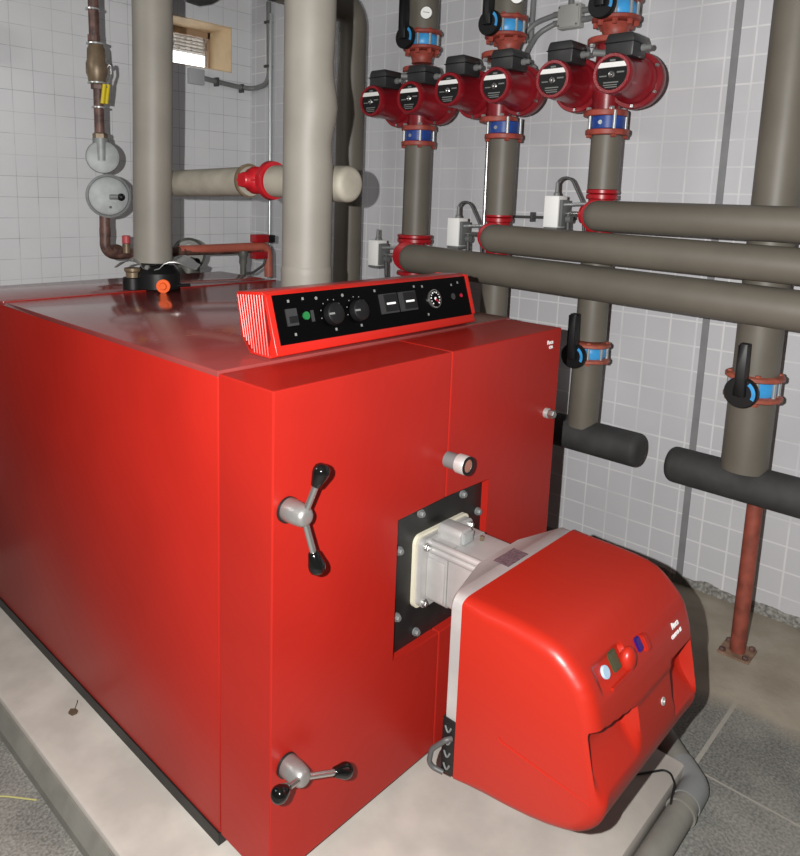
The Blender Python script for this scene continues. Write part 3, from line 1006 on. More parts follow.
def twin_pump(y, label):
    root = thing('twin_head_pump', (XM, y, 1.78), label, 'pump', 'red twin-head pumps on the risers')
    zc = 1.905
    g = G()
    g.lathe((XM, y, 1.795), (0, 0, 1), [(0, 0.048), (0.05, 0.052), (0.11, 0.060), (0.20, 0.050), (0.262, 0.046)], 32)
    for s in (-1, 1):
        g.lathe((XM + 0.048, y + s * 0.113, zc), (-1, 0, 0), [(0, 0.055), (0.010, 0.082), (0.030, 0.096), (0.050, 0.100), (0.068, 0.100), (0.074, 0.097)], 44)
    g.box(XM - 0.015, XM + 0.035, y - 0.10, y + 0.10, zc - 0.055, zc + 0.060, bevel=0.015)
    g.build('pump_casing', PUMPCAST, root)
    for zz, r in ((1.785, 0.080), (2.044, 0.085)):
        f = G().lathe((XM, y, zz), (0, 0, 1), [(0, r - 0.003), (0.003, r), (0.019, r), (0.022, r - 0.003)], 36).build('pump_flange', FLANGE, root)
        for a in range(4):
            an = PI / 4 + a * PI / 2
            px, py = XM + (r - 0.016) * math.cos(an), y + (r - 0.016) * math.sin(an)
            G().hexnut((px, py, zz + 0.021 if zz < 1.9 else zz), (0, 0, 1 if zz < 1.9 else -1), 0.0105, 0.012).build('flange_nut', ZINC, f)
    for s in (-1, 1):
        yc = y + s * 0.113
        mo = G().lathe((XM - 0.026, yc, zc), (-1, 0, 0), [(0, 0.083), (0.012, 0.083), (0.024, 0.074), (0.034, 0.069), (0.150, 0.0665), (0.156, 0.0685), (0.180, 0.0685), (0.186, 0.0655), (0.186, 0.056), (0.181, 0.054)], 44).build('motor', PUMPRED, root)
        for k in range(6):
            an = k * PI / 3 + PI / 6
            G().hexnut((XM - 0.024, yc + 0.090 * math.cos(an), zc + 0.090 * math.sin(an)), (-1, 0, 0), 0.0075, 0.009).build('casing_bolt', STEEL, mo)
        xf = XM - 0.026 - 0.1815
        G().cyl((xf + 0.006, yc, zc), (xf - 0.0005, yc, zc), 0.054, seg=36).build('face_plate', PLASTIC, mo)
        G().box(xf - 0.003, xf, yc - 0.050, yc + 0.050, zc + 0.020, zc + 0.0365).build('label_strip', WHITE, mo, smooth=0)
        G().lathe((xf, yc, zc - 0.004), (-1, 0, 0), [(0, 0.0115), (0.004, 0.0115), (0.006, 0.009), (0.004, 0.004)], 20).build('vent_screw', STEEL, mo)
        for a, b_, c, d in ((-0.044, -0.018, -0.010, -0.006), (0.018, 0.044, 0.000, 0.005), (-0.028, 0.026, -0.032, -0.028), (-0.028, 0.022, -0.040, -0.037), (-0.022, 0.022, -0.047, -0.044), (-0.010, 0.010, 0.040, 0.046)):
            G().box(xf - 0.0014, xf, yc - b_, yc - a, zc + c, zc + d).build('printed_line', GREYPRINT, mo, smooth=0)
        tb = G().prism([(yc - 0.050, zc + 0.060), (yc + 0.050, zc + 0.060), (yc + 0.053, zc + 0.118), (yc + 0.044, zc + 0.140), (yc - 0.044, zc + 0.140), (yc - 0.053, zc + 0.118)], 'x', XM - 0.170, XM - 0.060, bevel=0.007).build('terminal_box', TBOX, root)
        G().box(XM - 0.173, XM - 0.057, yc - 0.0545, yc + 0.0545, zc + 0.106, zc + 0.110, bevel=0.0015).build('lid_seam', PLASTIC, tb)
        G().lathe((XM - 0.10, yc - 0.050, zc + 0.095), (0, -1, 0), [(0, 0.013), (0.012, 0.013), (0.014, 0.010), (0.030, 0.010), (0.034, 0.006)], 18).build('cable_gland', GREYPLASTIC, tb)
        G().box(XM - 0.12, XM - 0.07, yc - 0.028, yc + 0.028, zc + 0.052, zc + 0.072, bevel=0.004).build('box_foot', PLASTIC, tb)
    return root


def butterfly_valve(x, y, z, s, label, hx=0.13, fmat=FLANGE, nb=8, nl=0.020):
    """wafer valve between two flanges; black lever disc on a stem towards the boiler"""
    root = thing('butterfly_valve', (x, y, z - 0.05 * s), label, 'valve', 'blue butterfly valves with black levers')
    for zz in (z - 0.042 * s, z + 0.024 * s):
        f = G().lathe((x, y, zz), (0, 0, 1), [(0, 0.080 * s), (0.004 * s, 0.086 * s), (0.014 * s, 0.086 * s), (0.018 * s, 0.080 * s)], 36).build('flange', fmat, root)
        for a in range(nb):
            an = PI / 8 + a * 2 * PI / nb
            px, py = x + 0.071 * s * math.cos(an), y + 0.071 * s * math.sin(an)
            if zz > z:
                G().hexnut((px, py, zz + 0.017 * s), (0, 0, 1), 0.009 * s, 0.007 * s).build('nut', fmat, f)
            else:
                G().hexnut((px, py, zz + 0.002 * s), (0, 0, -1), 0.0105 * s, nl * s).build('nut', fmat, f)
    b = G().lathe((x, y, z - 0.026 * s), (0, 0, 1), [(0, 0.062 * s), (0.008 * s, 0.068 * s), (0.044 * s, 0.068 * s), (0.052 * s, 0.062 * s)], 36).build('blue_body', BLUE, root)
    for a in range(8):
        an = PI / 8 + a * PI / 4
        px, py = x + 0.072 * s * math.cos(an), y + 0.072 * s * math.sin(an)
        G().cyl((px, py, z - 0.028 * s), (px, py, z + 0.028 * s), 0.0062 * s, seg=10).build('stud', ZINC, b)
    G().lathe((x - 0.055 * s, y, z), (-1, 0, 0), [(0, 0.026 * s), (0.02, 0.021 * s), (hx - 0.055 * s - 0.012, 0.021 * s)], 24).build('stem_neck', BLUE, root)
    hr = 0.050 * (0.6 + 0.4 * s)
    h = G().lathe((x - hx + 0.024, y, z), (-1, 0, 0), [(0, hr * 0.93), (0.004, hr), (0.020, hr), (0.024, hr * 0.94)], 36).build('lever', PLASTIC, root)
    X0 = x - hx
    q = G()
    top = z + 0.165
    q.prism([(y - 0.019, z - 0.01), (y + 0.019, z - 0.01), (y + 0.015, z + 0.07), (y + 0.014, top), (y - 0.014, top), (y - 0.015, z + 0.07)], 'x', X0 + 0.016, X0 - 0.016, bevel=0.004)
    q.build('lever_arm', PLASTIC, h)
    q = G()
    for yy in (-0.0155, 0.0125):
        q.box(X0 - 0.020, X0 - 0.015, y + yy, y + yy + 0.003, z + 0.03, top - 0.006)
    q.build('arm_rib', PLASTIC, h)
    pts = []
    g = G()
    rr = []
    for k in range(9):
        an = math.radians(-25 + k * 10)
        d1_, d2_ = hr * 0.68, hr * 0.90
        rr.append([(X0 - 0.0012, y - d1_ * math.cos(an), z + d1_ * math.sin(an)), (X0 - 0.0012, y - d2_ * math.cos(an), z + d2_ * math.sin(an)),
                   (X0 + 0.001, y - d2_ * math.cos(an), z + d2_ * math.sin(an)), (X0 + 0.001, y - d1_ * math.cos(an), z + d1_ * math.sin(an))])
    g.rings(rr)
    g.build('position_arc', BLUE, h)
    G().hexnut((X0 - 0.002, y, z - 0.006), (-1, 0, 0), 0.008, 0.004).build('lever_screw', PLASTIC, h)
    return root


def check_valve(y, label):
    root = thing('check_valve', (XM, y, 1.722), label, 'valve', 'dark blue wafer valves under the pumps')
    f = G().lathe((XM, y, 1.713), (0, 0, 1), [(0, 0.076), (0.003, 0.079), (0.018, 0.079), (0.021, 0.076)], 36).build('flange', FLANGE, root)
    b = G().lathe((XM, y, 1.734), (0, 0, 1), [(0, 0.058), (0.004, 0.062), (0.047, 0.062), (0.051, 0.058)], 36).build('blue_body', NAVY, root)
    for a in range(4):
        an = PI / 4 + a * PI / 2 + 0.0
        for da in (0.0,):
            px, py = XM + 0.068 * math.cos(an + da), y + 0.068 * math.sin(an + da)
            G().cyl((px, py, 1.725), (px, py, 1.800), 0.0065, seg=10).build('stud', ZINC, b)
            G().hexnut((px, py, 1.713), (0, 0, -1), 0.011, 0.010).build('nut', FLANGE, f)
    G().cyl((XM - 0.060, y + 0.0, 1.758), (XM - 0.0635, y, 1.758), 0.008, seg=14).build('body_mark', ZINC, b)
    return root


def three_way_valve(y, z, label, fr=(0.082, 0.070)):
    root = thing('mixing_valve', (XM, y, z - 0.09), label, 'valve', 'red three-way valves on the risers')
    g = G()
    g.lathe((XM, y, z - 0.075), (0, 0, 1), [(0, 0.048), (0.04, 0.052), (0.075, 0.054), (0.11, 0.052), (0.14, 0.048)], 32)
    g.cyl((XM, y, z), (XM - 0.075, y - 0.02, z), 0.050, seg=32)
    g.cyl((XM, y, z), (XM, y + 0.075, z), 0.035, seg=24)
    g.build('valve_body', BRIGHTRED, root)
    f = G().lathe((XM, y, z + 0.060), (0, 0, 1), [(0, fr[0] - 0.004), (0.003, fr[0]), (0.017, fr[0]), (0.020, fr[0] - 0.004)], 36).build('flange', BRIGHTRED, root)
    for a in range(8 if fr[0] > 0.07 else 0):
        an = PI / 8 + a * PI / 4
        G().hexnut((XM + 0.070 * math.cos(an), y + 0.070 * math.sin(an), z + 0.061), (0, 0, -1), 0.009, 0.010).build('nut', BRIGHTRED, f)
    f2 = G().lathe((XM, y, z + 0.081), (0, 0, 1), [(0, fr[0] - 0.004), (0.003, fr[0]), (0.014, fr[0]), (0.017, fr[0] - 0.004)], 36).build('flange', BRIGHTRED, root)
    G().lathe((XM - 0.072, y - 0.020, z), (-0.9, -0.43, 0), [(0, fr[1] - 0.004), (0.003, fr[1]), (0.015, fr[1]), (0.018, fr[1] - 0.004)], 36).build('flange', BRIGHTRED, root)
    G().lathe((XM, y, z - 0.095), (0, 0, 1), [(0, fr[0] - 0.006), (0.003, fr[0] - 0.002), (0.017, fr[0] - 0.002), (0.020, fr[0] - 0.006)], 36).build('flange', BRIGHTRED, root)
    return root


def actuator(y, z, label, loop, dy=0.205):
    yb = y + dy
    xx = XM
    root = thing('valve_actuator', (xx, yb, z - 0.06), label, 'actuator', 'white motor actuators of the three-way valves')
    bx = G().box(xx - 0.046, xx + 0.022, yb - 0.030, yb + 0.034, z - 0.055, z + 0.070, bevel=0.004).build('housing', WHITE, root)
    G().box(xx - 0.044, xx + 0.020, yb - 0.028, yb + 0.032, z - 0.066, z - 0.054, bevel=0.003).build('bottom_cover', GREYHUB, bx)
    G().lathe((xx - 0.02, yb - 0.005, z + 0.068), (0, 0, 1), [(0, 0.012), (0.012, 0.012), (0.015, 0.008), (0.055, 0.0065)], 16).build('cable_gland', GREYPLASTIC, bx)
    G().box(xx - 0.040, xx + 0.016, yb - 0.044, yb - 0.030, z - 0.050, z + 0.055, bevel=0.002).build('bracket_plate', GREYHUB, root)
    G().cyl((xx, yb - 0.04, z + 0.002), (xx, y + 0.070, z + 0.002), 0.010, seg=16).build('drive_stem', STEEL, root)
    G().cyl((xx - 0.025, yb - 0.04, z + 0.036), (xx - 0.01, y + 0.05, z + 0.043), 0.006, seg=12).build('anti_rotation_rod', ZINC, root)
    G().tube(bend([(xx - 0.01, yb - 0.055, z), (xx - 0.01, yb - 0.060, z - 0.10), (xx + 0.02, yb - 0.05, z - 0.16)], 0.03), 0.009, seg=12).build('lower_lever', CABLE, root)
    G().cyl((xx - 0.012, yb - 0.052, z - 0.02), (xx - 0.012, yb - 0.072, z - 0.02), 0.014, seg=16).build('clamp_nut', GREYHUB, root)
    if loop:
        G().tube(bend([(xx - 0.02, yb - 0.005, z + 0.080), (xx - 0.02, yb - 0.005, z + 0.135), (xx - 0.01, yb - 0.055, z + 0.145), (xx + 0.01, yb - 0.10, z + 0.05), (xx + 0.02, yb - 0.115, z - 0.10), (xx + 0.06, yb - 0.08, z - 0.16)], 0.04), 0.0055, seg=10).build('loop_cable', CABLE, root)
    return root


pump_look = {1: 'red twin pump on the lagged riser beside the corner riser', 2: 'red twin pump in the middle of the row of three', 3: 'red twin pump below the light grey junction box, last of the row'}
tp = twin_pump(CY[1], pump_look[1])
for k in (2, 3):
    copy_tree(tp, (XM, CY[k] + {2: 0.030, 3: 0.012}[k], 1.777), pump_look[k])
tp.location.z -= 0.020
cv = check_valve(CY[1], 'dark blue wafer valve under the red pump beside the corner riser')
copy_tree(cv, (XM, CY[2], 1.722), 'dark blue wafer valve under the middle one of three red pumps')
copy_tree(cv, (XM, CY[3], 1.722), 'dark blue wafer valve under the red pump by the junction box')
cv.location.z -= 0.016
bv = butterfly_valve(XM, CY[1], 2.160, 1.0, 'light blue lever valve above the red pump beside the corner riser')
copy_tree(bv, (XM, CY[2] + 0.018, 2.110), 'light blue lever valve above the middle one of three red pumps')
copy_tree(bv, (XM, CY[3], 2.110), 'light blue lever valve above the red pump by the junction box')
for k in (1, 2, 3):
    y, zh = CY[k], ZH[k]
    where = {1: 'beside the corner riser', 2: 'in the middle of three', 3: 'by the junction box'}[k]
    # flanged spool between pump and butterfly valve
    tag(G().lathe((XM, y, 2.064), (0, 0, 1), [(0, 0.046), (0.012, 0.044), (0.030, 0.050), (0.047, 0.062)], 32).build('reducer_spool', FLANGE), 'short red spool over the pump ' + where, 'pipe fitting', 'red spools over the pumps')
    cr_ = {1: 0.062, 2: 0.060, 3: 0.0565}[k]
    up = tag(G().tube([(XM, y + (0.016 if k == 2 else 0), 2.203), (XM, y + (0.010 if k == 2 else 0), ZC - 0.004)], 0.0675, seg=36).build('upper_riser', LAGD), 'lagged pipe end above the lever valve ' + where, 'pipe', 'lagged pipe ends above the pumps')
    lo = tag(G().tube([(XM, y, zh + 0.098), (XM, y, 1.40 if k < 3 else 1.55), (XM, y, 1.712)], cr_, seg=36).build('middle_riser', LAGD), 'lagged riser between pump and three-way valve, ' + word[k], 'pipe', 'lagged risers under the pumps')
    three_way_valve(y, zh, 'red flanged three-way valve at the foot of the riser ' + word[k], (0.082, 0.068) if k == 1 else (0.0585, 0.060))
    bt = tag(G().tube([(XM, y, 0.600), (XM, y, 0.815), (XM, y, zh - 0.095)] if k != 3 else [(XM, y, 0.932), (XM, y, zh - 0.095)], 0.0595, seg=36).build('lower_riser', LAGD), 'lagged riser dropping from the three-way valve to the dark manifold, ' + word[k], 'pipe', 'lagged risers above the dark manifold')
    # branch towards the viewer, turning along the wall
    xb = {1: 1.645, 2: 1.626, 3: 1.666}[k]
    rr = {1: 0.0640, 2: 0.0565, 3: 0.0560}[k]
    ze = {1: -0.021, 2: -0.014, 3: -0.002}[k]
    yy0 = y - {1: 0.150, 2: 0.100, 3: 0.075}[k]
    ys = y - {1: 0.088, 2: 0.066, 3: 0.028}[k]
    pts, rr_ = [], []
    for i in range(9):
        a = PI / 2 * i / 8
        pts.append((xb, ys - 0.055 * (1 - math.cos(a)) + 0.03, zh)); rr_.append(rr - 0.055 + 0.055 * math.sin(a))
    for f in (0.25, 0.5, 0.75, 1.0):
        pts.append((xb, ys - 4.4 * f, zh + ze * 4.84 * f)); rr_.append(rr)
    tag(G().tube(pts, 0, seg=36, radii=rr_).build('branch_pipe', LAGD),
        {1: 'lowest of three horizontal lagged pipes crossing in front of the risers', 2: 'middle one of three horizontal lagged pipes crossing in front of the risers', 3: 'topmost of three horizontal lagged pipes crossing in front of the risers'}[k], 'pipe', 'horizontal lagged branch pipes')
actuator(CY[1], ZH[1] - 0.012, 'white valve actuator beside the corner riser, lowest of the three', False, 0.225)
actuator(CY[2], ZH[2], 'white valve actuator with a looped cable, middle one of three', True, 0.205)
actuator(CY[3], ZH[3], 'white valve actuator on the topmost branch pipe', True, 0.185)
# thermometers on the two pipe ends
for y, z, lab in ((CY[1], 2.268, 'round white thermometer on the pipe end beside the corner riser'), (CY[2], 2.262, 'round white thermometer on the pipe end over the middle pump')):
    t = thing('dial_thermometer', (XM - 0.067, y, z - 0.03), lab, 'thermometer', 'dial thermometers on the risers')
    dx = Vector((-0.86, -0.50, -0.1)).normalized()
    o = Vector((XM - 0.040, y - 0.052, z))
    G().lathe(o, dx, [(-0.01, 0.027), (0.014, 0.027), (0.016, 0.025), (0.014, 0.0245)], 32).build('case', STEEL, t)
    G().cyl(o + dx * 0.008, o + dx * 0.0145, 0.0245, seg=32).build('dial', WHITE, t)
    u = dx.cross(Vector((0, 0, 1))).normalized()
    G().tube([o + dx * 0.0152 - u * 0.014, o + dx * 0.0152 + u * 0.014 + Vector((0, 0, 0.004))], 0.0012, seg=6).build('pointer', CABLE, t)

# the lower valve of the third riser and its pipe stub
tag(G().tube([(XM, CY[3] + 0.006, 0.578), (XM, CY[3] + 0.003, 0.842)], 0.0590, seg=36).build('lower_riser', LAGD), 'short lagged pipe between the low lever valve and the dark manifold end', 'pipe')
butterfly_valve(XM, CY[3], 0.884, 0.92, 'light blue lever valve low on the riser just behind the boiler edge', hx=0.14, fmat=TERRA, nb=4, nl=0.010)
# big riser
tag(G().tube([(XM, -0.354, 0.572), (XM, -0.354, 0.822)], 0.0735, seg=40).build('large_riser', LAGD), 'wide lagged pipe stub standing on the dark pipe above the red post', 'pipe')
tag(G().tube([(XM, -0.355, 0.904), (XM, -0.354, 1.45), (XM, -0.352, ZC - 0.004)], 0.0710, seg=40).build('large_riser', LAGD), 'widest lagged riser, passing behind the three horizontal pipes to the ceiling', 'pipe')
butterfly_valve(XM, -0.354, 0.868, 1.06, 'light blue lever valve with black handle on the widest lagged riser', hx=0.145, fmat=TERRA, nb=4, nl=0.012)
# dark manifolds with rounded ends
def capsule_pipe(y0, y1, z0, z1, r, name, label):
    pts, rad_ = [], []
    for i in range(7):
        a = PI / 2 * i / 6
        pts.append((XM, y0 + 0.028 * (1 - math.sin(a)) if y1 < y0 else y0 - 0.028 * (1 - math.sin(a)), z0))
        rad_.append(r - 0.028 + 0.028 * math.sin(a) if i else r - 0.030)
    pts = [(p[0], y0 + (-1 if y1 < y0 else 1) * 0.028 * (1 - math.cos(PI / 2 * i / 6)), z0) for i, p in enumerate(pts)]
    rad_ = [r - 0.028 + 0.028 * math.sin(PI / 2 * i / 6) for i in range(7)]
    pts.append((XM, y1, z1)); rad_.append(r)
    return tag(G().tube(pts, r, seg=36, radii=rad_).build(name, FOAM), label, 'pipe', 'dark foam manifolds')
capsule_pipe(0.004, 1.95, 0.536, 0.536, 0.0665, 'foam_manifold', 'dark foam manifold with rounded end under the low lever valve behind the boiler')
capsule_pipe(-0.100, -5.0, 0.522, 0.522, 0.0660, 'foam_manifold', 'dark foam manifold under the widest riser, propped on the red post')
# red post with base plate
ps = thing('support_post', (XM, -0.394, ZF), 'red oxide steel post bolted to the floor under the dark manifold', 'post')
G().cyl((XM, -0.403, ZF + 0.006), (XM, -0.403, 0.462), 0.0255, seg=28).build('tube', OXIDE, ps)
bpz = G().box(XM - 0.052, XM + 0.052, -0.403 - 0.052, -0.403 + 0.052, ZF, ZF + 0.008, bevel=0.002).build('base_plate', mat('rusty_plate', rgb(150, 118, 96), 0.7, var=0.3, vscale=30), ps)
for sx in (-1, 1):
    for sy in (-1, 1):
        G().hexnut((XM + sx * 0.038, -0.403 + sy * 0.038, ZF + 0.007), (0, 0, 1), 0.011, 0.012).build('anchor_nut', RUST, bpz)

# ------------------------------------------------------------------ small electrical pieces on the side wall
jb = thing('junction_box', (XR - 0.02, 0.597, 2.19), 'light grey junction box on the wall above the pumps', 'junction box')
G().box(XR - 0.045, XR, 0.545, 0.650, 2.195, 2.292, bevel=0.004).build('housing', LTGREY, jb)
G().box(XR - 0.052, XR - 0.044, 0.549, 0.646, 2.199, 2.288, bevel=0.003).build('lid', LTGREY, jb)
for a, b_ in ((0.556, 2.206), (0.639, 2.206), (0.556, 2.281), (0.639, 2.281)):
    G().cyl((XR - 0.051, a, b_), (XR - 0.0535, a, b_), 0.0045, seg=12).build('lid_screw', GREYHUB, jb)
for (a, zz) in ((0.545, 2.225), (0.545, 2.262), (0.650, 2.225), (0.650, 2.262)):
    G().cyl((XR - 0.025, a, zz), (XR - 0.025, a + (0.028 if a > 0.6 else -0.028), zz), 0.013, seg=16).build('gland', GREYPLASTIC, jb)
tag(G().tube(bend([(XR - 0.025, 0.672, 2.262), (XR - 0.03, 0.80, 2.235), (XR - 0.06, 0.84, 2.10), (XM + 0.10, 0.70, 2.005)], 0.12), 0.0115, seg=14).build('flexible_conduit', GREYPLASTIC), 'upper grey flexible conduit arching from the junction box to the middle pump', 'conduit', 'flexible conduits')
tag(G().tube(bend([(XR - 0.025, 0.672, 2.225), (XR - 0.05, 0.74, 2.19), (XR - 0.12, 0.76, 2.08), (XM + 0.10, 0.64, 2.010)], 0.10), 0.0115, seg=14).build('flexible_conduit', GREYPLASTIC), 'lower grey flexible conduit arching from the junction box to the middle pump', 'conduit', 'flexible conduits')
tag(G().tube(bend([(XR - 0.025, 0.520, 2.262), (XR - 0.04, 0.46, 2.262), (XM + 0.1, 0.38, 2.25)], 0.05), 0.0125, seg=14).build('flexible_conduit', GREYPLASTIC), 'short grey conduit between the junction box and the lever disc', 'conduit', 'flexible conduits')
tag(G().tube(bend([(XR - 0.025, 0.520, 2.225), (XR - 0.05, 0.46, 2.222), (XM + 0.1, 0.36, 2.21)], 0.05), 0.0125, seg=14).build('flexible_conduit', GREYPLASTIC), 'short grey conduit below its twin, running from the junction box to the red flange', 'conduit', 'flexible conduits')
tag(G().tube([(XR - 0.025, 0.600, 2.292), (XR - 0.025, 0.600, ZC - 0.003)], 0.0125, seg=14).build('rigid_conduit', GREYPLASTIC), 'thin grey conduit rising straight out of the junction box', 'conduit')
tag(G().tube([(XR - 0.02, 0.79, 2.16), (XR - 0.02, 0.785, ZC - 0.003)], 0.0125, seg=14).build('rigid_conduit', GREYPLASTIC), 'thin grey conduit on the wall beside the middle upper riser', 'conduit')
for k, (yy, sgn) in enumerate(((CY[1], 1), (CY[2], 1), (CY[3], 1))):
    lab = ['grey cable stub between the two terminal boxes of the pump beside the corner riser', 'grey cable stub between the two terminal boxes of the middle pump', 'grey cable pair between the two terminal boxes of the pump by the junction box'][k]
    tag(G().tube(bend([(XM - 0.10, yy + 0.032, 2.000), (XM - 0.07, yy - 0.01, 1.998), (XM - 0.01, yy - 0.055, 2.000)], 0.05), 0.0125, seg=14).build('pump_cable', GREYPLASTIC), lab, 'cable', 'pump cables')
# thin steel conduit and rod on the side wall
tag(G().tube([(XR - 0.022, 0.985, 1.12), (XR - 0.022, 0.992, 1.95)], 0.0095, seg=14).build('steel_conduit', STEEL), 'thin bright steel conduit on the tiled wall between the first two pump risers', 'conduit')
rod = thing('wall_rod', (XR - 0.03, 0.70, 1.38), 'thin dark rod with a clamp on the wall beside the topmost actuator', 'rod')
G().cyl((XR - 0.025, 0.90, 1.386), (XR - 0.025, 0.50, 1.393), 0.0065, seg=12).build('bar', CABLE, rod)
G().box(XR - 0.035, XR, 0.715, 0.728, 1.368, 1.412, bevel=0.002).build('clip', CABLE, rod)
cn = tag(G().tube([(XR - 0.020, 2.640, 0.70), (XR - 0.020, 2.641, 2.55)], 0.0125, seg=14).build('steel_conduit', ZINC), 'thin pale steel conduit rising in the room corner beside the flow pipe', 'conduit')

# ------------------------------------------------------------------ window wall: blank plate, grey conduit with clips
tag(G().box(1.636, 1.742, YB - 0.030, YB, 2.096, 2.186, bevel=0.004).build('blank_plate', mat('painted_box', rgb(208, 210, 214), 0.5)), 'square wall box painted like the tiles under the small window', 'junction box')
wc = thing('wall_conduit', (1.95, YB - 0.02, 2.10), 'grey plastic conduit sweeping from the painted wall box up the corner', 'conduit')
G().tube(bend([(1.742, YB - 0.020, 2.138), (1.83, YB - 0.020, 2.130), (2.01, YB - 0.022, 2.118), (XR - 0.022, YB - 0.05, 2.116), (XR - 0.022, 2.650, 2.135), (XR - 0.022, 2.662, 2.62)], 0.08, 10), 0.0155, seg=16).build('tube', GREYPLASTIC, wc)
for c in ((1.832, YB - 0.018, 2.128), (2.02, YB - 0.018, 2.112)):
    G().box(c[0] - 0.008, c[0] + 0.008, c[1] - 0.022, c[1] + 0.018, c[2] - 0.026, c[2] + 0.026, bevel=0.002).build('clip', CABLE, wc)
for zz in (2.24, 2.50):
    G().box(XR - 0.042, XR, 2.642, 2.684, zz - 0.008, zz + 0.008, bevel=0.002).build('clip', CABLE, wc)
# round dark duct mouth high on the window wall, cut by the frame
tag(G().lathe((0.405, YB - 0.10, 2.18), (0, 1, 0), [(0, 0.085), (0.0, 0.092), (0.10, 0.092)], 32).build('duct_mouth', GREYHUB), 'dark round duct end high on the window wall', 'duct')

# ------------------------------------------------------------------ gas line behind the boiler
GY = 2.0
gx = 0.655
gl = thing('gas_line', (gx, GY, 1.10), 'rusty brown gas pipe coming down the window wall behind the boiler', 'pipe')
G().tube([(gx - 0.010, GY, 2.05), (gx - 0.016, GY, ZC - 0.003)], 0.0215, seg=20).build('pipe_run', RUST, gl)
G().cyl((gx - 0.013, GY, 2.070), (gx - 0.013, GY, 2.095), 0.026, seg=8).build('coupling', RUST, gl)
for zz in (2.195, 1.800):
    G().disc_ring((gx - (0.013 if zz > 2 else 0), GY, zz), (0, 0, 1), 0.020, 0.030, 0.006, 24).build('pipe_clip', ZINC, gl)
G().tube([(gx, GY, 1.660), (gx, GY, 1.90)], 0.0205, seg=20).build('pipe_run', RUST, gl)
G().hexnut((gx, GY, 1.878), (0, 0, 1), 0.030, 0.022).build('coupling', RUST, gl)
G().hexnut((gx + 0.002, GY, 1.672), (0, 0, 1), 0.031, 0.026).build('coupling', BRASS, gl)
G().tube(bend([(gx + 0.012, GY, 1.36), (gx + 0.008, GY, 1.172), (gx + 0.40, GY, 1.176)], 0.05, 10), 0.0225, seg=20).build('pipe_elbow', RUST, gl)
G().cyl((gx + 0.011, GY, 1.252), (gx + 0.011, GY, 1.292), 0.0240, seg=20).build('wrapped_joint', RUST, gl)
G().lathe((gx + 0.004, GY, 1.19), (1, 0, 0), [(0.035, 0.027), (0.06, 0.029), (0.075, 0.024)], 20).build('elbow_bead', RUST, gl)
# ball valve
va = thing('gas_ball_valve', (gx - 0.005, GY, 1.85), 'dull brass ball valve with a yellow-sleeved lever on the gas pipe', 'valve')
G().lathe((gx - 0.004, GY, 1.896), (0, 0, 1), [(0, 0.027), (0.012, 0.036), (0.030, 0.038), (0.045, 0.044), (0.085, 0.044), (0.100, 0.039), (0.145, 0.037), (0.158, 0.030), (0.172, 0.027)], 10).build('body', BRASS, va)
for zz in (1.900, 2.058):
    G().disc_ring((gx - 0.005, GY, zz), (0, 0, 1), 0.024, 0.0385, 0.006, 24).build('seal_ring', ZINC, va)
G().tube(bend([(gx + 0.025, GY - 0.035, 1.965), (gx + 0.034, GY - 0.050, 1.985), (gx + 0.036, GY - 0.050, 1.94), (gx + 0.014, GY - 0.050, 1.88)], 0.02), 0.0065, seg=10).build('lever', STEEL, va)
q = G()
for dx in (-0.0085, 0.0085):
    q.tube([(gx + 0.012 + dx, GY - 0.050, 1.895), (gx + 0.000 + dx, GY - 0.050, 1.815)], 0.0085, seg=10)
q.build('yellow_sleeve', YELLOW, va)
# regulator: two discs facing the boiler
rg = thing('gas_regulator', (gx + 0.012, GY, 1.33), 'grey cast gas regulator of two discs on the gas pipe', 'regulator')
dv = Vector((-0.35, -0.93, -0.05)).normalized()
dv = Vector((-0.40, -0.91, 0.02)).normalized()
c1 = Vector((gx + 0.010, GY, 1.595))
c2 = Vector((gx + 0.026, GY - 0.01, 1.430))
G().lathe(c1 - dv * 0.02, dv, [(0, 0.055), (0.01, 0.068), (0.045, 0.070), (0.050, 0.067), (0.052, 0.056)], 36).build('upper_body', GREYCAST, rg)
lb = G().lathe(c2 - dv * 0.03, dv, [(0, 0.066), (0.01, 0.084), (0.030, 0.086), (0.034, 0.094), (0.046, 0.094), (0.050, 0.084), (0.060, 0.081), (0.062, 0.070)], 40).build('diaphragm_body', GREYCAST, rg)
G().cyl((gx + 0.004, GY, 1.58), (gx + 0.004, GY, 1.675), 0.034, seg=24).build('inlet_boss', GREYCAST, rg)
uu = Vector((0.92, -0.40, 0)).normalized()
o = c2 + dv * 0.031 + uu * 0.006 + Vector((0, 0, -0.004))
G().cyl(o, o + dv * 0.018 + uu * 0.035, 0.011, seg=16).build('vent_stub', GREYCAST, lb)
G().sphere(o + dv * 0.020 + uu * 0.044, 0.0165, seg=16).build('vent_cap', PLASTIC, lb)
o2 = c2 + dv * 0.033 + Vector((0, 0, 0.042)) - uu * 0.004
G().prism([(-0.020, -0.009), (0.020, -0.009), (0.020, 0.009), (-0.020, 0.009)], 'y', -0.001, 0.001).build('maker_plate', LTGREY, lb).matrix_local = Matrix.Translation(Vector(o2) - rg.location) @ Matrix(((uu.x, -dv.x, 0), (uu.y, -dv.y, 0), (0, 0, 1))).to_4x4()
o3 = c2 + dv * 0.032 + Vector((0, 0, -0.048)) + uu * 0.006
G().hexnut(o3, dv, 0.006, 0.004).build('plug_screw', CABLE, lb)
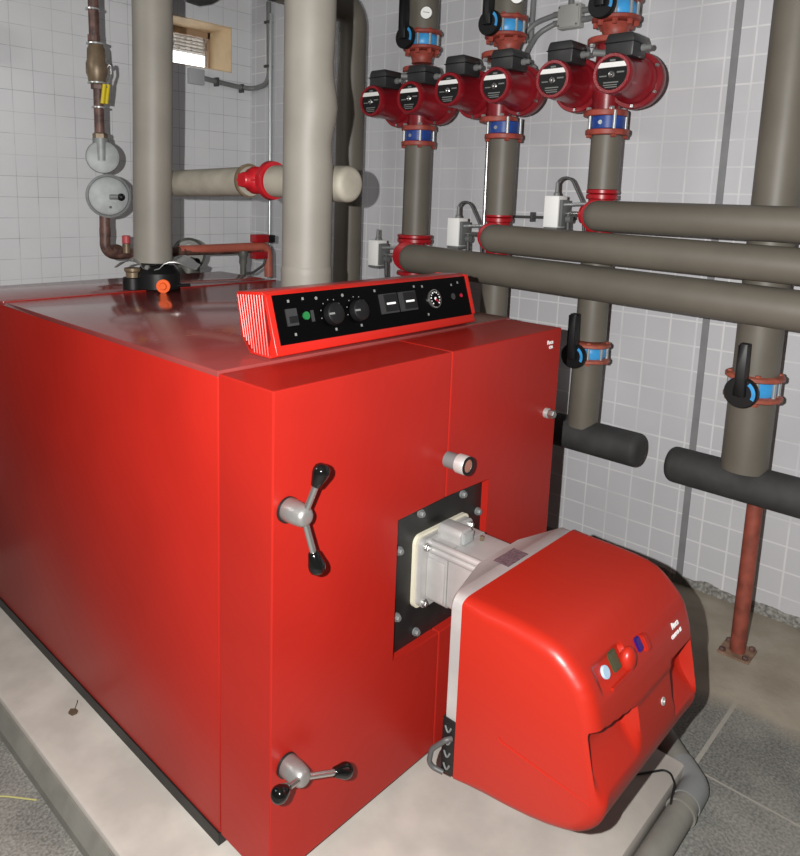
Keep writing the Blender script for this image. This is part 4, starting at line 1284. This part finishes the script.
# tee with a pink-red tube behind the return pipe
st = thing('red_tube_stub', (0.735, 1.95, 1.15), 'short pink red tube standing on the gas pipe beside the rear lagged riser', 'pipe fitting')
G().cyl((0.752, 1.975, 1.180), (0.752, 1.975, 1.222), 0.0175, seg=18).build('brass_socket', BRASS, st)
G().cyl((0.752, 1.975, 1.222), (0.752, 1.975, 1.258), 0.0185, seg=18, ch=0.003).build('red_tube', PINK, st)
# salmon pipe run behind the boiler with a drop at the far end
sr = thing('salmon_pipe', (1.35, GY, 1.15), 'salmon painted pipe running behind the boiler towards the flow pipe', 'pipe')
G().tube(bend([(1.035, GY, 1.180), (1.575, GY, 1.184), (1.580, GY, 1.02)], 0.045, 10), 0.0225, seg=20).build('pipe_run', SALMON, sr)
G().tube([(1.05, GY, 1.178), (1.32, GY + 0.01, 1.172), (1.52, GY + 0.01, 1.174)], 0.0235, seg=16).build('rusty_underside', RUST, sr)
tv = thing('tee_valve', (1.40, GY, 1.10), 'small rusty tee hanging under the salmon pipe', 'pipe fitting')
G().lathe((1.405, GY - 0.01, 1.165), (0, 0, -1), [(0, 0.025), (0.02, 0.026), (0.035, 0.020), (0.06, 0.021), (0.075, 0.016), (0.12, 0.016)], 18).build('body', DARKCAST, tv)
rv = thing('red_gas_valve', (1.545, GY, 1.17), 'red and black valve block at the end of the salmon pipe', 'valve')
G().box(1.470, 1.555, GY - 0.035, GY + 0.02, 1.206, 1.248, bevel=0.004).build('red_coil', BRIGHTRED, rv)
G().box(1.555, 1.600, GY - 0.030, GY + 0.02, 1.204, 1.244, bevel=0.003).build('black_cap', PLASTIC, rv)
G().box(1.470, 1.552, GY - 0.030, GY + 0.02, 1.120, 1.158, bevel=0.004).build('red_base', BRIGHTRED, rv)
tag(G().tube(bend([(1.545, GY - 0.02, 1.125), (1.53, GY - 0.02, 1.085), (1.46, GY - 0.02, 1.05), (1.40, GY - 0.01, 1.045)], 0.03), 0.007, seg=10).build('valve_lead', CABLE), 'thin grey lead looping under the salmon pipe end', 'cable')
r2 = thing('rear_gas_governor', (1.14, GY + 0.05, 1.0), 'dull grey round governor half hidden behind the rear lagged riser and salmon pipe', 'regulator')
dv2 = Vector((-0.50, -0.86, 0.05)).normalized()
c3 = Vector((1.145, GY + 0.09, 1.150))
gb_ = G().lathe(c3 - dv2 * 0.02, dv2, [(0, 0.075), (0.01, 0.083), (0.030, 0.083), (0.036, 0.074), (0.046, 0.070)], 36).build('body', DARKCAST, r2)
G().cyl(c3 + Vector((0.0, 0, -0.20)), c3 + Vector((0, 0, -0.04)), 0.055, seg=24).build('spring_housing', DARKCAST, r2)
u2 = Vector((0.86, -0.50, 0))
G().sphere(c3 + dv2 * 0.030 + u2 * 0.038 + Vector((0, 0, -0.035)), 0.018, seg=14).build('vent_cap', PLASTIC, gb_)
G().cyl(c3 + dv2 * 0.024 + u2 * 0.0 + Vector((0, 0, 0.028)), c3 + dv2 * 0.028 + Vector((0, 0, 0.028)), 0.022, seg=20).build('maker_plate', LTGREY, gb_)

# ------------------------------------------------------------------ floor: grey drain conduit and cable
dc = thing('floor_conduit', (0.9, -0.545, ZF), 'dusty grey plastic pipe lying along the plinth edge and turning under the burner', 'pipe')
G().tube(bend([(-0.35, -0.536, ZF + 0.034), (0.90, -0.533, ZF + 0.034), (1.022, -0.530, ZF + 0.034), (1.187, -0.35, ZF + 0.034), (1.437, -0.07, ZF + 0.034)], 0.045, 8), 0.0325, seg=24).build('tube', DUSTY, dc)
G().tube(bend([(0.945, -0.532, ZF + 0.034), (1.022, -0.530, ZF + 0.034), (1.072, -0.475, ZF + 0.034)], 0.045, 8), 0.0355, seg=24).build('elbow_socket', GREYPLASTIC, dc)
G().disc_ring((0.905, -0.533, ZF + 0.034), (1, 0, 0), 0.031, 0.0375, 0.012, 28).build('socket_collar', DUSTY, dc)
tag(G().tube(bend([(0.88, -0.40, -0.028), (0.985, -0.470, -0.028), (0.945, -0.500, -0.028), (0.890, -0.512, -0.035), (0.868, -0.520, -0.06)], 0.03), 0.0028, seg=8).build('thin_cable', BLACKCABLE), 'thin black cable curling from under the burner over the plinth edge', 'cable')
# litter on the plinth
q = G()
lx, ly = -0.049, 0.835
q.prism([(lx - 0.010, ly - 0.010), (lx - 0.014, ly + 0.006), (lx - 0.003, ly + 0.016), (lx + 0.008, ly + 0.006), (lx + 0.009, ly - 0.006), (lx + 0.001, ly - 0.012)], 'z', -0.0315, -0.026)
q.tube([(lx, ly, -0.026), (lx + 0.016, ly + 0.014, -0.016), (lx + 0.024, ly + 0.030, -0.022)], 0.0012, seg=6)
tag(q.build('dry_leaf', LEAF), 'small dry brown leaf on the plinth beside the boiler', 'leaf')
tag(G().tube([(-0.33, 0.80, ZF + 0.003), (-0.27, 0.735, ZF + 0.004), (-0.222, 0.674, ZF + 0.003)], 0.0022, seg=6).build('straw', STRAW), 'pale straw lying on the dark floor slabs', 'straw')
